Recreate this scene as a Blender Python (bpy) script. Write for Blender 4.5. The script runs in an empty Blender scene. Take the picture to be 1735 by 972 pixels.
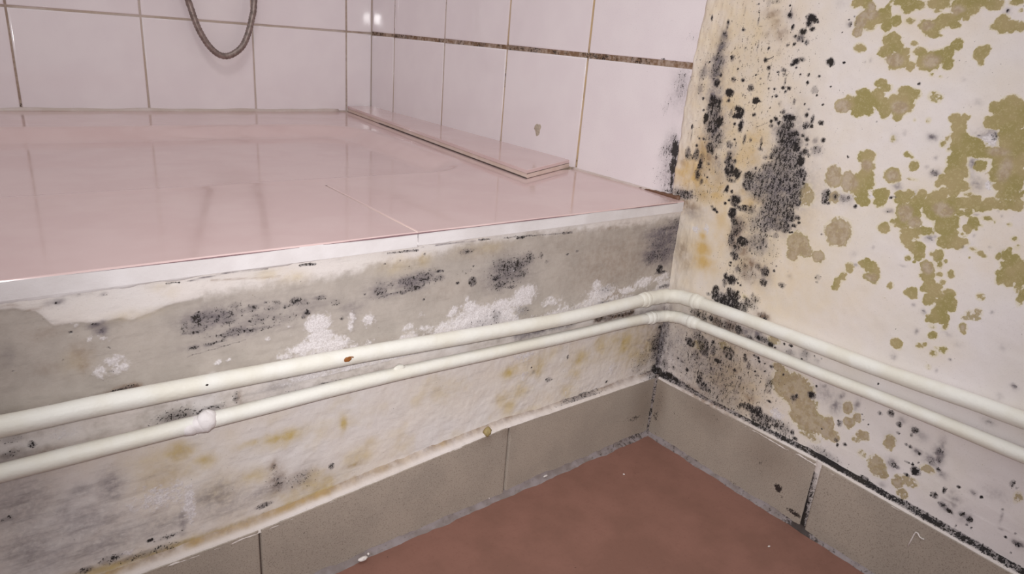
import bpy, math, random
import numpy as np
from mathutils import Vector, Matrix

# Lengths below are written in units of 4/3 mm (one wall tile = 150 units = 20 cm).
# x: 0 at the right wall, negative to the left; y: 0 at the face of the low wall under the
# shower, positive into the shower; z: up from the floor corner.
S = 4.0 / 3000.0
rng = np.random.default_rng(7)
random.seed(7)
scene = bpy.context.scene
COL = scene.collection

def srgb(r, g, b):
    f = lambda c: (c/255/12.92) if c/255 <= .04045 else ((c/255+.055)/1.055)**2.4
    return (f(r), f(g), f(b), 1.0)

# ------------------------------------------------------------------ camera
CAM = Vector((-556.27, -425.82, 400.16)); YAW, PITCH, ROLL, FPX = .6814, -.3459, .0829, 1170.0
fw = Vector((math.sin(YAW)*math.cos(PITCH), math.cos(YAW)*math.cos(PITCH), math.sin(PITCH)))
rt = Vector((math.cos(YAW), -math.sin(YAW), 0)); up = rt.cross(fw)
cr, sr = math.cos(ROLL), math.sin(ROLL)
rt, up = cr*rt + sr*up, -sr*rt + cr*up
cam = bpy.data.cameras.new('camera'); cam.sensor_width = 36; cam.lens = FPX/1735*36; cam.clip_start = .01
camo = bpy.data.objects.new('camera', cam); COL.objects.link(camo)
R3 = Matrix((rt, up, -fw)).transposed()
camo.matrix_world = Matrix.Translation(CAM*S) @ R3.to_4x4()
scene.camera = camo

# ------------------------------------------------------------------ light
world = bpy.data.worlds.new('room_ambient'); scene.world = world; world.use_nodes = True
bg = world.node_tree.nodes['Background']; bg.inputs[0].default_value = (.99, .975, 1.0, 1); bg.inputs[1].default_value = .47
flash = bpy.data.lights.new('phone_flash', 'SPOT'); flash.energy = 14.2; flash.color = (1.0, .985, .985)
flash.spot_size = math.radians(96); flash.spot_blend = 1.0; flash.shadow_soft_size = .006
flo = bpy.data.objects.new('phone_flash', flash); COL.objects.link(flo)
flo.matrix_world = Matrix.Translation((CAM + 16*up - 6*rt)*S) @ (R3 @ Matrix.Rotation(math.radians(-3), 3, 'Y') @ Matrix.Rotation(math.radians(5), 3, 'X')).to_4x4()
fill_light = bpy.data.lights.new('overhead_fill', 'AREA'); fill_light.shape = 'DISK'; fill_light.size = .45; fill_light.energy = 7; fill_light.color = (1, .965, .94)  # unseen overhead disk light, added as soft fill for the room
lao = bpy.data.objects.new('overhead_fill', fill_light); COL.objects.link(lao)
lao.location = Vector((-620, -520, 1700))*S
vs = scene.view_settings
vs.view_transform = 'Standard'; vs.look = 'None'; vs.exposure = 0.13; vs.gamma = 1.0; vs.use_curve_mapping = False

# ------------------------------------------------------------------ stain tables (wall coordinates: along, up, half width, half height, strength)
RIGHT = {
  'black': [
    (-96.2,433.6,4.3,3.1,1),(-100.4,431.7,2.4,2,1),(-95.2,429.4,2.9,2.5,1),(-98.8,425.4,2.3,1.8,1),(-103,430.3,0.9,0.8,1),(-91.5,423,3.1,2.5,1),(-90.6,418.3,3.4,2.5,0.6),(-85.8,419.2,1.4,1.2,1),
    (-97,414.8,1.9,2.3,0.7),(-86.5,413.2,1.5,1.3,1),(-93.3,415.5,1,0.8,1),(-80.4,411.8,1.4,1.5,0.7),(-77.2,434.8,2.2,2.5,1),(-75.4,442.6,0.9,0.8,1),(-81.6,426,1.2,2.2,1),(-77.2,439,0.6,3.4,0.6),
    (-90.3,399,3.6,2.9,1),(-87.9,397.2,1.8,1.5,1),(-95.7,401.5,3.1,2,0.8),(-92.6,394.6,1.2,1,1),(-120.8,401.2,3.4,2.9,1),(-132.3,401.7,0.9,0.8,1),(-114.3,390,1.1,1,1),(-104.8,390.2,1.1,1.4,1),
    (-97.2,389.8,0.9,0.8,1),(-105.2,384,1.3,1.5,1),(-82,392.2,3,1.9,0.8),(-83.1,388.7,2,1.3,0.6),(-84.7,383.1,1,3.5,0.7),(-84.1,377.8,1.6,1.4,1),(-89.4,378.1,1.7,1.5,1),(-86.9,375,1.2,1.1,1),
    (-76.4,390.4,1,0.9,1),(-66.9,392.8,1.9,1.9,1),(-68.4,386.6,0.8,4.4,0.6),(-62.1,398.7,1.9,1.8,1),(-63.6,408.6,1.3,1.1,1),(-70.8,375.9,0.9,0.8,1),(-76.3,376.2,1.1,1,1),(-79,370.5,1.5,1.3,1),
    (-115.8,375.1,0.9,0.8,1),(-112.8,379.3,3.8,3.4,0.45),(-96.6,367.8,1.2,2.1,0.8),(-60.3,364.8,3.3,3.1,1),(-65.4,364.2,1.7,0.7,0.7),(-53,374.5,3.1,3.1,0.75),(-32,367.6,4.4,4,1),(-32.5,361.2,1.9,1.5,1),
    (-43.8,380.4,1.9,1.7,1),(-33.7,380.2,2.5,2.4,0.8),(-19.2,382.3,1.7,1.7,1),(-28.9,397.7,2.1,3.1,0.85),(-34.9,422,1.6,1.3,1),(-36.6,389.2,1,0.8,1),(-37.1,396,1.1,0.9,0.6),(-55.8,385.9,1,0.8,1),
    (-61,383.3,0.9,0.7,1),(-46.6,367.8,1.6,1.3,0.5),(-4.4,360.2,1.2,1.4,1),(4,431.1,1.3,1.9,1),(-17.6,427.7,1.9,2.4,1),(-17.3,423.6,1.4,1.8,0.7),(-125.6,382.9,0.8,0.7,1),(-122.8,368.7,1,0.9,1),
    (-106.5,367.2,0.9,0.8,1),(-75.5,369.5,0.7,0.6,1),(-45.3,443.3,0.9,0.7,1),(-46.9,436.6,0.9,0.7,0.6),(-4.9,392.9,1,0.8,1),(-16.5,375.2,3.6,4.3,0.9),(-15.8,358.5,4.8,5.8,0.9),(-23,359.3,2.1,4.3,0.9),
    (0.8,383.5,3.7,5.3,0.5),(0.2,368.7,2.8,4.4,0.45),(-15.4,416.1,3.5,4.6,0.5),(-13.9,406.6,4.7,5.6,0.5),(-13.8,396.2,5.4,5.6,0.6),(-13,385.6,6,5.7,0.6),(25.3,369.2,6,14,0.32),(-84.1,364.6,2,3.5,0.3),
    (-73.4,405.7,3.1,5.2,0.25),(-32.5,437.6,1.1,5.3,0.3),(-40.7,406.4,2.2,3.6,0.3),(-52.2,409.7,1.1,5.3,0.4),(-48.2,429.2,0.9,3.5,0.6),(-51.3,425.3,2.1,0.5,0.6),(-61,445.1,6.2,1.7,0.4),(-54.7,445,3.2,5.1,0.3),
    (-234.7,441.9,1.1,1.1,0.8),(-132.1,401.8,1.1,1,1),(-192.1,391.4,1,1.1,1),(-128.2,433.3,0.7,0.6,1),(-131.8,435.4,0.7,0.6,1),(-129.9,429.8,1.7,2.2,0.5),(-134.6,430.4,0.5,3.1,0.5),(-125.1,423.8,0.5,0.5,1),
    (-193.2,307.2,1.3,1.1,1),(-195.8,308.6,2,0.6,0.7),(-168.7,361.2,0.8,0.8,0.7),(-153.7,331.7,1,1,0.7),(-151.1,298.7,2.7,3.4,0.6),(-218.9,331.7,2.2,2,0.55),(-211,356.5,2,1.5,0.4),(-249.8,362.4,2.6,2.8,0.35),
    (-239.8,361.8,1.3,0.6,0.7),(-242.1,342.3,1.3,1.5,0.4),(-158.4,299.4,5.2,3.4,0.35),(-168.5,294.7,1.5,1.5,1),(-194.4,296.4,1.6,0.8,0.5),(-250.8,284.2,1.3,1.5,0.4),(-228.3,284.2,2.2,0.9,0.4),(-221.8,160.3,0.8,0.9,1),
    (-308.2,199,1.4,0.9,0.6),(-238.1,230.4,1.2,0.7,0.5),(-265.4,201.5,0.5,0.6,0.6),(-18.5,352.1,8.5,10.6,0.7),(-11.6,343.2,3.1,5.9,1),(-27,341.2,4.2,5.8,0.95),(-21.8,336.5,8.5,7.8,0.66),(-26.4,327.1,8.4,6.9,0.58),
    (-22.2,317.3,4.9,5.9,0.72),(-44.2,355.2,4.3,2.8,1),(-46,349.7,4.5,3.3,1),(-49.3,353,2.2,3.7,1),(-43.6,342.1,1.6,1.3,1),(-50.2,341.5,2.5,5.2,1),(-50.5,337.7,1.8,1.9,1),(-56.7,330.8,1.6,4.2,0.8),
    (-62.5,330.3,1.3,1.9,0.7),(-37.6,350.5,1.7,3.8,0.6),(-41.1,348.1,1.8,1.5,1),(-62,352.3,1.8,1.7,1),(-7.1,349.5,1.2,1,1),(2.4,333.1,1.2,2,1),(1.4,324.9,0.6,6.1,0.7),(-46.6,328.7,1,0.9,1),
    (-48.7,324.6,0.9,2.9,0.5),(-41.8,323.5,3.5,3.4,0.7),(-43.5,315.8,2.6,2.4,0.8),(-43.9,308.8,4.1,4.9,0.8),(-51,309.1,2.1,1.9,1),(-48.1,300.4,6.4,5.9,0.85),(-55.7,298.8,4,4.8,0.9),(-51.2,291.9,4.6,2,0.7),
    (-48.3,283,1.9,3.5,0.9),(-53.4,282,1.6,1.4,1),(-59.5,276.2,5.7,4.4,0.85),(-52.8,273.6,1.6,1.4,1),(-71.1,272.2,2.8,1,1),(-94.9,354.3,6,4,0.85),(-98.9,354.8,2.2,2.2,1),(-82.9,351.9,2.1,1.8,1),
    (-86.6,349.5,2,1.8,1),(-79.2,349.4,1.7,1.4,1),(-80,345.8,1.9,1.8,0.8),(-96.2,348.9,6,3.5,0.85),(-93.6,342.1,8.1,8,0.78),(-104,341.9,3.9,3.5,0.9),(-99.5,334.7,12,7.1,0.78),(-107.5,331.4,3.9,4.4,0.9),
    (-96.4,325.8,11.1,5.4,0.7),(-112.7,326.8,3.9,2.7,0.7),(-115.7,329.1,2.9,2.6,0.9),(-119.7,327.1,1.7,1.8,0.6),(-103.4,318.6,15,8.1,0.66),(-114.2,320.6,4.4,4.4,0.95),(-87,320.4,3.1,3.2,0.8),(-80.9,318.4,2.6,1.9,0.6),
    (-81.4,311.7,1.7,1.5,0.6),(-97.5,308,18.4,9.1,0.62),(-116.6,310.8,5.8,4.5,0.82),(-120.6,306.9,1.7,1.8,0.95),(-121.5,302.9,1.5,1.4,0.9),(-107.7,300.5,16,8.2,0.64),(-83.1,299.3,12.8,7.5,0.6),(-68.8,297.4,6.6,5.7,0.8),
    (-67.9,291.2,5.5,4.8,0.66),(-90.6,291.1,17.8,7.5,0.6),(-114.4,294.3,7.9,7.3,0.68),(-80.8,285,7.5,5.7,0.56),(-103.1,284.1,17.3,5.6,0.64),(-118.3,286.6,4.9,4.5,0.72),(-93.2,279.8,6.3,3.8,0.56),(-110.5,358.7,1.6,1.9,1),
    (-116.5,355.4,1.5,3.9,0.9),(-116.9,350.5,1.5,1.5,1),(-124.5,354.2,2.3,1.9,1),(-112,350.3,2.7,3,0.7),(-111.1,342,1.7,1.7,0.85),(-115,339.5,1.7,1.7,0.85),(-122.5,339.7,2.6,2.2,0.4),(-129.7,340.9,1.8,2.1,1),
    (-125.4,331.7,4.7,3.9,0.38),(-116.2,335.1,1.3,1.2,0.6),(-120.9,332.3,1.1,1,0.6),(-89.2,358.5,1.8,1.8,0.8),(-86.2,358.1,0.7,0.6,1),(-111.3,363.5,1,0.9,0.8),(-122.6,368.6,1.1,1,0.7),(-106.5,366.8,0.9,0.8,1),
    (-96.8,367.6,1.2,2.2,0.8),(-75.6,360,0.7,0.6,1),(-74.1,357.1,0.6,0.5,1),(-102.4,356.3,0.6,0.5,1),(-73.7,330.6,1.3,4.6,0.7),(-73.9,324.9,2.7,1.7,0.7),(-73.3,307.7,1.3,1.3,0.8),(-24.4,289.3,1.2,1,1),
    (-84.5,314.7,0.9,0.8,1),(18.5,309.4,3.4,8.3,1),(17.3,296.6,2.7,6.3,0.9),(3.1,307.7,3.2,6.2,0.75),(-7.3,308.5,3.8,6.1,0.8),(-1.6,304.3,6.4,3.1,0.5),(-6.3,316.7,1.9,1.5,1),(-8.1,323.2,1.3,1,1),
    (-13.1,324,1.5,1.2,0.8),(-13.7,300.2,2.8,6.1,0.85),(-12.7,289.4,3,5.1,0.85),(-17.8,284,2.5,3.1,0.8),(-14.9,306.7,2.5,6,0.5),(-22.9,302.4,1.8,1.5,0.7),(-2.5,267.7,9.2,4.2,0.7),(7,266.7,8,4.3,0.5),
    (-8.3,272.3,2.6,2.1,0.7),(-30.1,309.9,1.9,1.6,0.6),(-30.6,284.5,18.3,15.1,0.2),(-16.4,271.9,19,8.3,0.25),(-143.4,297.9,4.1,5.2,0.66),(-65.5,341.8,0.4,3.7,0.3),(-18.1,294.7,7.5,10.1,0.22),(-59.2,272.2,4.6,3.9,0.85),
    (-58.9,262.7,5.2,5,0.9),(-68.2,269.1,7.8,2.4,0.8),(-76.2,270,4.4,3.9,0.6),(-48.8,269.8,1.6,1.4,1),(-61.4,257,2.9,6,0.8),(-65.7,248.7,5.7,8,0.66),(-62.9,239.4,4,8.1,0.7),(-69.1,254.8,5.6,5.9,0.5),
    (-74.9,239.5,6.7,4.5,0.9),(-69.5,231.6,5.7,5,0.6),(-69.9,224.2,5.1,4,0.85),(-66.7,216.8,1.4,1.2,1),(-66.8,213.5,1.2,1,1),(-75.5,212.9,2.5,3,0.8),(-65,201.9,3.5,3.1,0.9),(-71.5,200.7,5.2,4.6,0.9),
    (-64.9,196.4,2.9,4.2,0.7),(-56.3,183.3,4.2,6.4,0.85),(-71.9,187.5,4.1,5.2,0.85),(-78.6,185.4,5.1,7.2,0.9),(-68.6,179.7,7,6.3,0.8),(-63.4,180.1,4.8,5.3,0.7),(-57.8,188.4,1.7,1.5,1),(-54.8,178.2,2.4,2.7,0.8),
    (-80.8,191.7,1.8,1.6,1),(-48.8,178.5,2.5,1.7,0.6),(-91.9,185.6,3.9,4.1,0.7),(-99.1,190.4,4.3,4,0.5),(-83.6,179.4,4.5,3.1,0.9),(-96,193.6,1.1,3,0.6),(-81.7,198.6,1,0.9,1),(-79,199.9,1,0.9,1),
    (-102.8,219.4,4.2,4.9,0.75),(-104,209.2,3.7,3.9,0.75),(-95.5,221.3,3.2,3.9,0.5),(-94.3,246,5.3,5.8,0.6),(-93.8,238.6,6.4,5.8,0.5),(-87.7,240,5.4,7.8,0.45),(-106,253.2,3.1,2.8,0.5),(-100.3,277.7,15.5,7.5,0.64),
    (-114,274.1,6,6.5,0.8),(-105.6,264.1,11.3,6.6,0.64),(-93.4,260,6.4,6.7,0.55),(-113.6,262.2,5,4.7,0.75),(-122.3,274.2,2.9,2,0.9),(-120.5,266.8,2.2,1.5,0.9),(-124.6,270,1.4,1.3,1),(-118.5,259.6,1,0.9,1),
    (-120.9,260.4,1,0.9,1),(-95.6,269.6,10.5,7.6,0.55),(-84.3,259.7,6.5,7.7,0.45),(-119.5,286.1,2.9,2.7,0.82),(-115,285,5.9,3.7,0.75),(-38.2,260.9,3,2,0.85),(-41.6,259.6,1.7,1.4,1),(-35.1,263.4,1.7,1.4,0.8),
    (-111.8,222.7,1.2,1.2,0.8),(-146.6,265.6,1,1,0.7),(-122.3,212.1,3.5,2.9,0.6),(-152.4,230,2.8,2.7,0.35),(-152.6,225.2,1.1,1.1,0.6),(-113.2,227.3,0.9,0.9,0.7),(-124.9,225.8,0.8,0.8,0.4),(-142.9,292.4,2.7,1.8,0.85),
    (-146.7,292.4,1.3,1.2,1),(-102.7,239.1,10.5,11.6,0.22),(-79.2,220.6,22.4,25.1,0.18),(-83.2,213.2,13.4,9,0.3),(-68,177.8,7.1,5.3,0.9),(-78.2,177,8,5.2,0.9),(-88.9,178.6,6.7,5.1,0.7),(-92.4,184.3,4.4,5.1,0.6),
    (-98.1,185.2,5.4,6.1,0.4),(-60.2,178.5,4.8,4.2,0.85),(-113,176,2.6,2,0.9),(-111.4,178.1,6.3,3.5,0.4),(-38.7,154.5,5.1,4.4,0.6),(-47,154,5,4.4,0.6),(-56,155.6,3.7,3.3,0.8),(-66.5,155.5,10.7,4.3,0.55),
    (-77.8,156.4,8.1,5.3,0.55),(-89,156.2,4.5,4.2,0.8),(-102.1,152.3,4.4,3.1,0.6),(-111.8,156.2,4.3,2.5,0.85),(-117.4,157.4,4.2,2.5,0.7),(-123.5,155.5,3.6,2.5,0.9),(-136.8,160.9,1.2,1.2,1),(-143.1,161.9,2,1.4,0.9),
    (-129,153.9,1,1,1),(-165.9,161.4,0.9,1,0.6),(-155.7,153.8,1,1,0.8),(-172.4,161.6,0.9,0.9,0.5),(-143.6,155.1,3.9,2.9,0.3),(-157.4,159.9,3.8,4.8,0.3),(-44.7,132.8,6.4,5.6,0.5),(-38.4,122.9,6.5,4.5,0.8),
    (-52.6,127.5,7.5,6.7,0.7),(-56.8,120.8,6.2,6.7,0.75),(-47.7,112,5.1,5.6,0.6),(-64.8,133.1,2.2,2.2,0.95),(-66.6,124.9,3,6.6,0.7),(-83.7,129.7,7,6.4,0.7),(-73.7,116.5,4.8,3.1,0.95),(-86.7,124.6,2.3,1.7,0.9),
    (-86.1,119,7,5.4,0.4),(-94.4,115.6,2.3,2.1,0.8),(-102.1,130.7,2.4,3.2,0.85),(-101.3,134.3,1.7,1.6,1),(-106.9,125.8,2.2,4.2,0.7),(-111.3,138,2.2,1.4,0.8),(-115,137.4,1.5,1.4,1),(-116.8,134.7,1.3,1.2,1),
    (-122.5,135,0.9,0.9,1),(-129.5,134.9,2.1,1.6,0.9),(-124.2,127.8,0.9,0.9,1),(-114.6,123.5,1,0.9,1),(-118.8,120.8,1,0.9,1),(-40.7,91.5,2,2.1,1),(-32.2,97.9,2,1.4,0.8),(-27.5,99.6,1.2,1,1),
    (-50.6,104.7,1.1,1,1),(-24.2,86.7,1.6,2.4,0.8),(-68,106.2,2.4,6.7,0.5),(-57,93.9,8.8,5.7,0.4),(-56,85.9,2.5,3.4,0.9),(-62,83.7,7.5,4.5,0.75),(-67.6,82.6,4.9,3.4,0.7),(-72.8,96.2,7.3,6.7,0.4),
    (-87.2,90.7,3.5,3.3,0.5),(-102.5,101.6,6.8,6.4,0.4),(-99.2,94,3.4,4.3,0.5),(-131,118.4,4.2,6.2,0.5),(-131.6,110.7,4.2,3.1,0.4),(-142.4,132.7,1.1,1.1,1),(-172,125.7,3.7,2.9,0.95),(-156.3,115.8,2.9,3,0.7),
    (-159,118.3,1.4,2.5,0.8),(-135,101.4,2.6,1,0.9),(-173.7,135.7,1.1,1.2,1),(-5.7,73.2,8.5,6.1,0.9),(-20.7,74.8,11,4.8,0.95),(-29.6,75,5.4,3.5,0.95),(-10.8,86,5.6,7.2,0.55),(-70.2,108.4,54.8,33.2,0.34),
    (-13.3,111.4,8.3,14,0.25),(-28.9,106.6,20,13.9,0.18),(-110,85.1,4.5,2.7,0.7),(-118.4,85.8,7.6,4.3,0.85),(-126.5,87.5,5.3,4.2,0.85),(-125.5,81.1,7.5,5.3,0.7),(-135.6,83.9,8.4,4.2,0.75),(-134.4,78.6,6.3,4.2,0.75),
    (-143.3,85.6,5.1,3.1,0.6),(-149.6,83.1,8.1,5.2,0.6),(-140.9,76.1,2.6,2.1,0.9),(-163,83.3,2,2.5,0.9),(-166.3,78.7,2.9,2,0.85),(-156.6,82.1,5,6.2,0.5),(-135.4,101.9,1.7,1.2,0.9),(-156.2,116,2.9,3,0.7),
    (-158.4,118.2,1.6,2,0.8),(-171.5,125.5,3.4,2.9,0.95),(-187.6,99.9,0.8,0.9,1),(-61.9,83.9,7.5,4.5,0.6),(-57.9,89.6,3.8,4.5,0.8),(-82.2,83.6,35.9,20,0.36),(-116.1,101.2,6.5,6.4,0.3),(-195.9,78.9,13.4,3.9,0.4),
    (-236.8,140.9,2.8,2.6,0.8),(-229.1,137,1.6,1.9,0.6),(-245.2,134.8,2.4,2.3,0.8),(-246.1,127.9,1.6,1.3,0.6),(-257.3,136,2.3,2.3,0.8),(-255.6,130.9,1.1,1.8,0.7),(-254.2,121.2,1.1,1.3,0.8),(-257.3,120.9,1.5,1.5,0.8),
    (-264.9,118.9,1,1.3,1),(-262.5,119.6,1.9,1.4,0.5),(-277.3,127.5,2.9,3.5,0.5),(-278.8,122.2,2.1,3.6,0.5),(-280.2,113.8,1.8,1.8,0.8),(-249.6,100.9,3.2,2.8,0.5),(-253.5,100,1.6,1.9,0.7),(-266.2,104.3,3.4,3.9,1),
    (-261.4,97.4,2.3,1.3,0.95),(-259.1,107.8,2.3,0.9,0.7),(-262.9,108.2,1.1,1.3,0.8),(-266.3,111.8,0.7,0.9,0.8),(-209.6,96.9,1.6,1.6,0.95),(-204,92.7,1.1,1.8,0.9),(-201.4,96.9,1.8,2,0.6),(-201.1,112.6,2.7,3,0.6),
    (-223.2,123.2,0.7,0.8,1),(-216.3,129.3,0.7,0.8,1),(-218.3,125.2,0.6,0.7,1),(-296.5,108.2,1.2,1.2,0.95),(-288.5,100.1,1.4,2.7,0.8),(-283.5,92.6,2.5,2,0.85),(-311.5,109,0.8,1,0.9),(-326.1,129.6,1.8,2.9,0.6),
    (-329.5,127.8,0.8,1.2,0.5),(-300.9,167,1.9,1,0.4),(-274.2,117.5,2.9,2.7,0.35),(-283.5,91.9,2.4,2.1,0.85),(-288.6,99.7,1.3,2.6,0.8),(-296.4,108.1,1.3,1.2,0.95),(-290.3,87.6,2.7,2.2,0.85),(-295.6,85.6,3,1.7,0.9),
    (-304.8,88.7,2.3,2.1,0.85),(-309.7,87.5,1.9,2.9,0.9),(-309.3,82.2,0.9,1,0.9),(-312.5,81.4,0.8,1,0.8),(-311.9,109.1,1,1.2,0.9),(-306.1,108.8,1.9,1.2,0.4),(-326.4,107.4,0.8,1,0.8),(-333.7,87.8,1.2,1.1,0.9),
    (-338.1,94.3,0.8,1,0.8),(-341.5,87.5,3.4,2.4,0.7),(-339.6,78.3,0.7,1,0.8),(-303.1,76.9,0.8,1.7,0.6),(-44.8,398.4,60.1,53.7,0.17),(-52.3,337.9,54.8,45.8,0.16),
  ],
  'violet': [
    (-15.4,416.1,4.1,6.5,0.7),(-13.9,406.6,5.3,7.4,0.8),(-14.2,394.3,7.2,8.5,0.8),(-14.1,380.8,7.2,9.5,0.75),(-16,363.5,8.5,11.5,0.8),(0.8,383.5,5,6.8,0.5),(0.2,368.7,5,8.8,0.35),(24.9,367.2,10.6,18.1,0.3),
    (-90.6,418.3,4.4,2.9,0.6),(-77.8,434.4,4,4.2,0.4),(-129.5,429.8,2.2,2.4,0.6),(-234.8,441.5,1.9,1.9,0.7),(-233.9,382.9,2.6,1.8,0.35),(-153,405.3,1.2,1.2,0.4),(-148.3,403.6,0.8,0.8,0.5),(-220.1,397.6,1.4,1.4,0.2),
    (-119,445,3.6,3.2,0.2),(-138.1,432,5.1,6.2,0.25),(-246.5,361.9,7.1,5,0.7),(-211,356.5,2.9,2.3,0.9),(-218.9,331.7,3,2.6,1),(-242.1,342.3,3,3.3,0.9),(-243.1,334.8,2.7,3.7,0.5),(-247.4,329.5,4,4.4,0.6),
    (-195.9,315.9,3.1,2.4,0.6),(-158.4,299.4,7,4.3,0.5),(-209.9,311.8,3,3.9,0.4),(-190.2,355.7,1.2,1.6,0.3),(-212.2,334.8,1.1,1.2,0.5),(-216.3,342.4,1,1.1,0.5),(-264.9,359.7,1.8,4.2,0.6),(-184.3,350.7,2.4,2.4,0.3),
    (-228.9,284.8,4.3,2,0.6),(-194.3,296.8,3.2,1.6,0.6),(-255.9,292.9,0.8,0.9,0.7),(-267,289.2,1,1.1,0.4),(-190.1,267,1,1,0.5),(-180.5,248.5,3,1.3,0.5),(-229.8,232.7,1.5,1.2,0.7),(-215,259.1,2.3,0.8,0.4),
    (-268.1,311.9,0.7,0.9,0.6),(-252.5,308.9,1.3,0.7,0.6),(-265.7,315.6,0.6,0.7,0.6),(-176.4,257.5,2.6,2.6,0.25),(-250.3,285.7,4,3,0.3),(-276.7,286.1,3.7,2.9,0.3),(-229.9,232.4,1.3,1.2,0.8),(-238.1,230.4,2.2,1.5,0.6),
    (-237.3,214.1,1.6,1.5,0.7),(-227.1,188.1,2.2,2.4,0.5),(-258.9,188.4,1,1.2,0.5),(-265.4,201.5,0.7,0.8,0.7),(-280.7,245.2,0.8,1,0.6),(-308.2,199,2,1.5,0.9),(-293.9,223,2.4,2.3,0.25),(-267.4,213.3,2.7,2,0.25),
    (-300.7,187.1,2.4,3.1,0.25),(-258.5,218.1,2.1,1.6,0.3),(-23.2,335.7,9.6,19.5,0.7),(-100,332.9,13,23.2,0.65),(-100.1,297,25.5,20.3,0.75),(-79.1,292.6,16.2,12.3,0.6),(-34.3,301.9,8.4,7.9,0.45),(-45.2,308,5.8,15.6,0.5),
    (-122.5,339.7,2.8,2.6,0.5),(-125.4,331.7,5.6,4.3,0.5),(-59.3,277.2,5.7,4.9,0.5),(-112,350.3,3.4,3.9,0.4),(-143.4,297.9,4.6,5.2,0.5),(-83.8,343.5,4.1,7.2,0.5),(3,267.6,13.2,4.2,0.4),(-86.2,246.8,9.8,11.7,0.5),
    (-101.2,269,18.6,14.1,0.7),(-95.2,242.1,8.5,8.7,0.4),(-103.9,214.5,6.3,9.8,0.4),(-67.2,185.9,11.7,10.5,0.3),(-14.1,250.8,15.4,6.3,0.3),(-127.5,222,2,1.9,0.3),(-97.1,158.2,8.9,5.2,0.7),(-108.7,159.5,6.5,4.1,0.8),
    (-143.6,155.1,4.9,3.9,0.45),(-157.4,159.9,4.7,5.8,0.5),(-169.3,157.6,2.3,2.4,0.5),(-14.5,105.5,12.4,16.4,0.5),(-45.2,97.3,32.3,22.9,0.3),(-119.3,129,10.7,12.4,0.3),(-182.8,132,9.9,7.6,0.45),(-181.1,138.6,3.6,2.9,0.6),
    (-30.1,122,13.2,10.3,0.3),(-195.8,137.7,1.8,3.4,0.7),(-193.5,126.6,4.6,5.9,0.7),(-210.5,135,2.2,4.8,0.7),(-246.6,139.7,2.3,2.7,0.5),(-262,134.4,4.5,3.6,0.4),(-262.5,119.6,3,2.3,0.8),(-277.3,127.5,3.6,4.4,0.8),
    (-277.1,134.5,2.1,5.3,0.6),(-274,118.4,5.1,4.5,0.8),(-278.8,122.2,2.9,4.4,0.8),(-283.4,111.5,3.6,2.7,0.6),(-249.6,100.9,4,3.8,0.7),(-296.2,97.6,3.4,2.7,0.6),(-293.1,102.9,1.4,1.8,0.5),(-305.8,108.9,2.7,1.7,0.5),
    (-317,115,5.7,4.2,0.3),(-300.3,166.7,3.9,2.5,0.35),(-301.2,186.8,2.6,3.2,0.2),(-246.1,78.9,2.4,2.9,0.4),(-241.2,118.8,4,4.7,0.5),(-257.5,135.1,3,3.6,0.4),(-326.8,101,1,3.6,0.7),(-341.5,87.5,3.4,2.4,0.8),
    (-296.2,97.6,2.6,3.4,0.5),(-296.7,92.9,2,4.3,0.5),(-320.7,116.2,7.2,4.8,0.3),(-329,91.8,1.2,0.8,0.6),(-294.4,87.3,5.3,4.3,0.5),(-306.5,88.3,4.5,5.1,0.5),(-62.8,105.3,46.8,30.2,0.45),(-32.6,105.6,28.6,37.4,0.4),
  ],
  'brown': [
    (-59,435.6,7.3,3.9,0.55),(-64.8,428.8,5.7,5.6,0.45),(-72,420.4,7.1,4.3,0.5),(-59.7,419,4.7,3.1,0.3),(-14.9,306.7,5,9.1,0.8),(-20.9,305.7,4.9,8,0.7),(-12.7,289.4,5.1,7.2,0.5),(-15.8,293.2,6.3,8.1,0.5),
    (11.5,261.3,20.3,3.2,0.9),(-30.1,309.9,2.4,2,0.8),(9.3,298.1,7.9,3.1,0.4),(-25.8,306.5,7.3,6,0.3),(-36.9,290,2.4,6,0.3),(-68.9,255.8,7.9,6.9,0.7),(-65.9,242.4,6.9,12,0.75),(-76.5,232.6,7.8,8,0.65),
    (-86.3,220.6,12.1,7,0.7),(-86.4,209.9,10,6,0.5),(-3.3,257.1,15.8,5.3,0.8),(-8.4,211.9,8,9.8,0.5),(-17.5,201.8,6.5,9.8,0.35),(-66.5,155.5,11.9,4.8,0.8),(-77.8,156.4,9.3,5.8,0.8),(-111.4,178.1,6.3,3.5,0.8),
    (-86.1,119,8.1,6.5,0.5),(-114.9,95.7,5.5,4.3,0.6),(-94.4,115.6,3.4,3.2,0.7),(-45.8,121,10.2,7.9,0.4),(-78.1,132.1,8.2,7.5,0.4),(-54.3,119.7,7.5,6.7,0.4),(-91.2,72.1,23.5,2.8,0.6),(-52.5,75.7,15.4,4.6,0.6),
    (-88.4,148.1,30.8,11.4,0.5),(-84.9,102.2,31.8,23.6,0.3),
  ],
  'green': [
    (-130.6,444.4,4.3,3.1,1),(-137.2,445.3,5.9,3.5,1),(-144.4,433.8,7.5,8.5,1),(-142,413.2,4.7,3.5,0.8),(-152,436.3,6.5,6.1,1),(-155.7,441,2.4,3.8,1),(-163.3,433.6,4.7,4.5,1),(-157.9,429.6,4,4.6,1),
    (-163.7,419.9,6.8,4.6,1),(-162.5,412.1,5.6,4.6,1),(-169.4,416.4,4.7,3.8,1),(-173.4,407.4,7.8,6.1,1),(-169.9,402.5,3.2,3.1,1),(-182.5,402.7,2.7,3.4,1),(-175.3,412.1,4.6,3.8,1),(-181.4,418.5,2.7,1.9,0.8),
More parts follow.
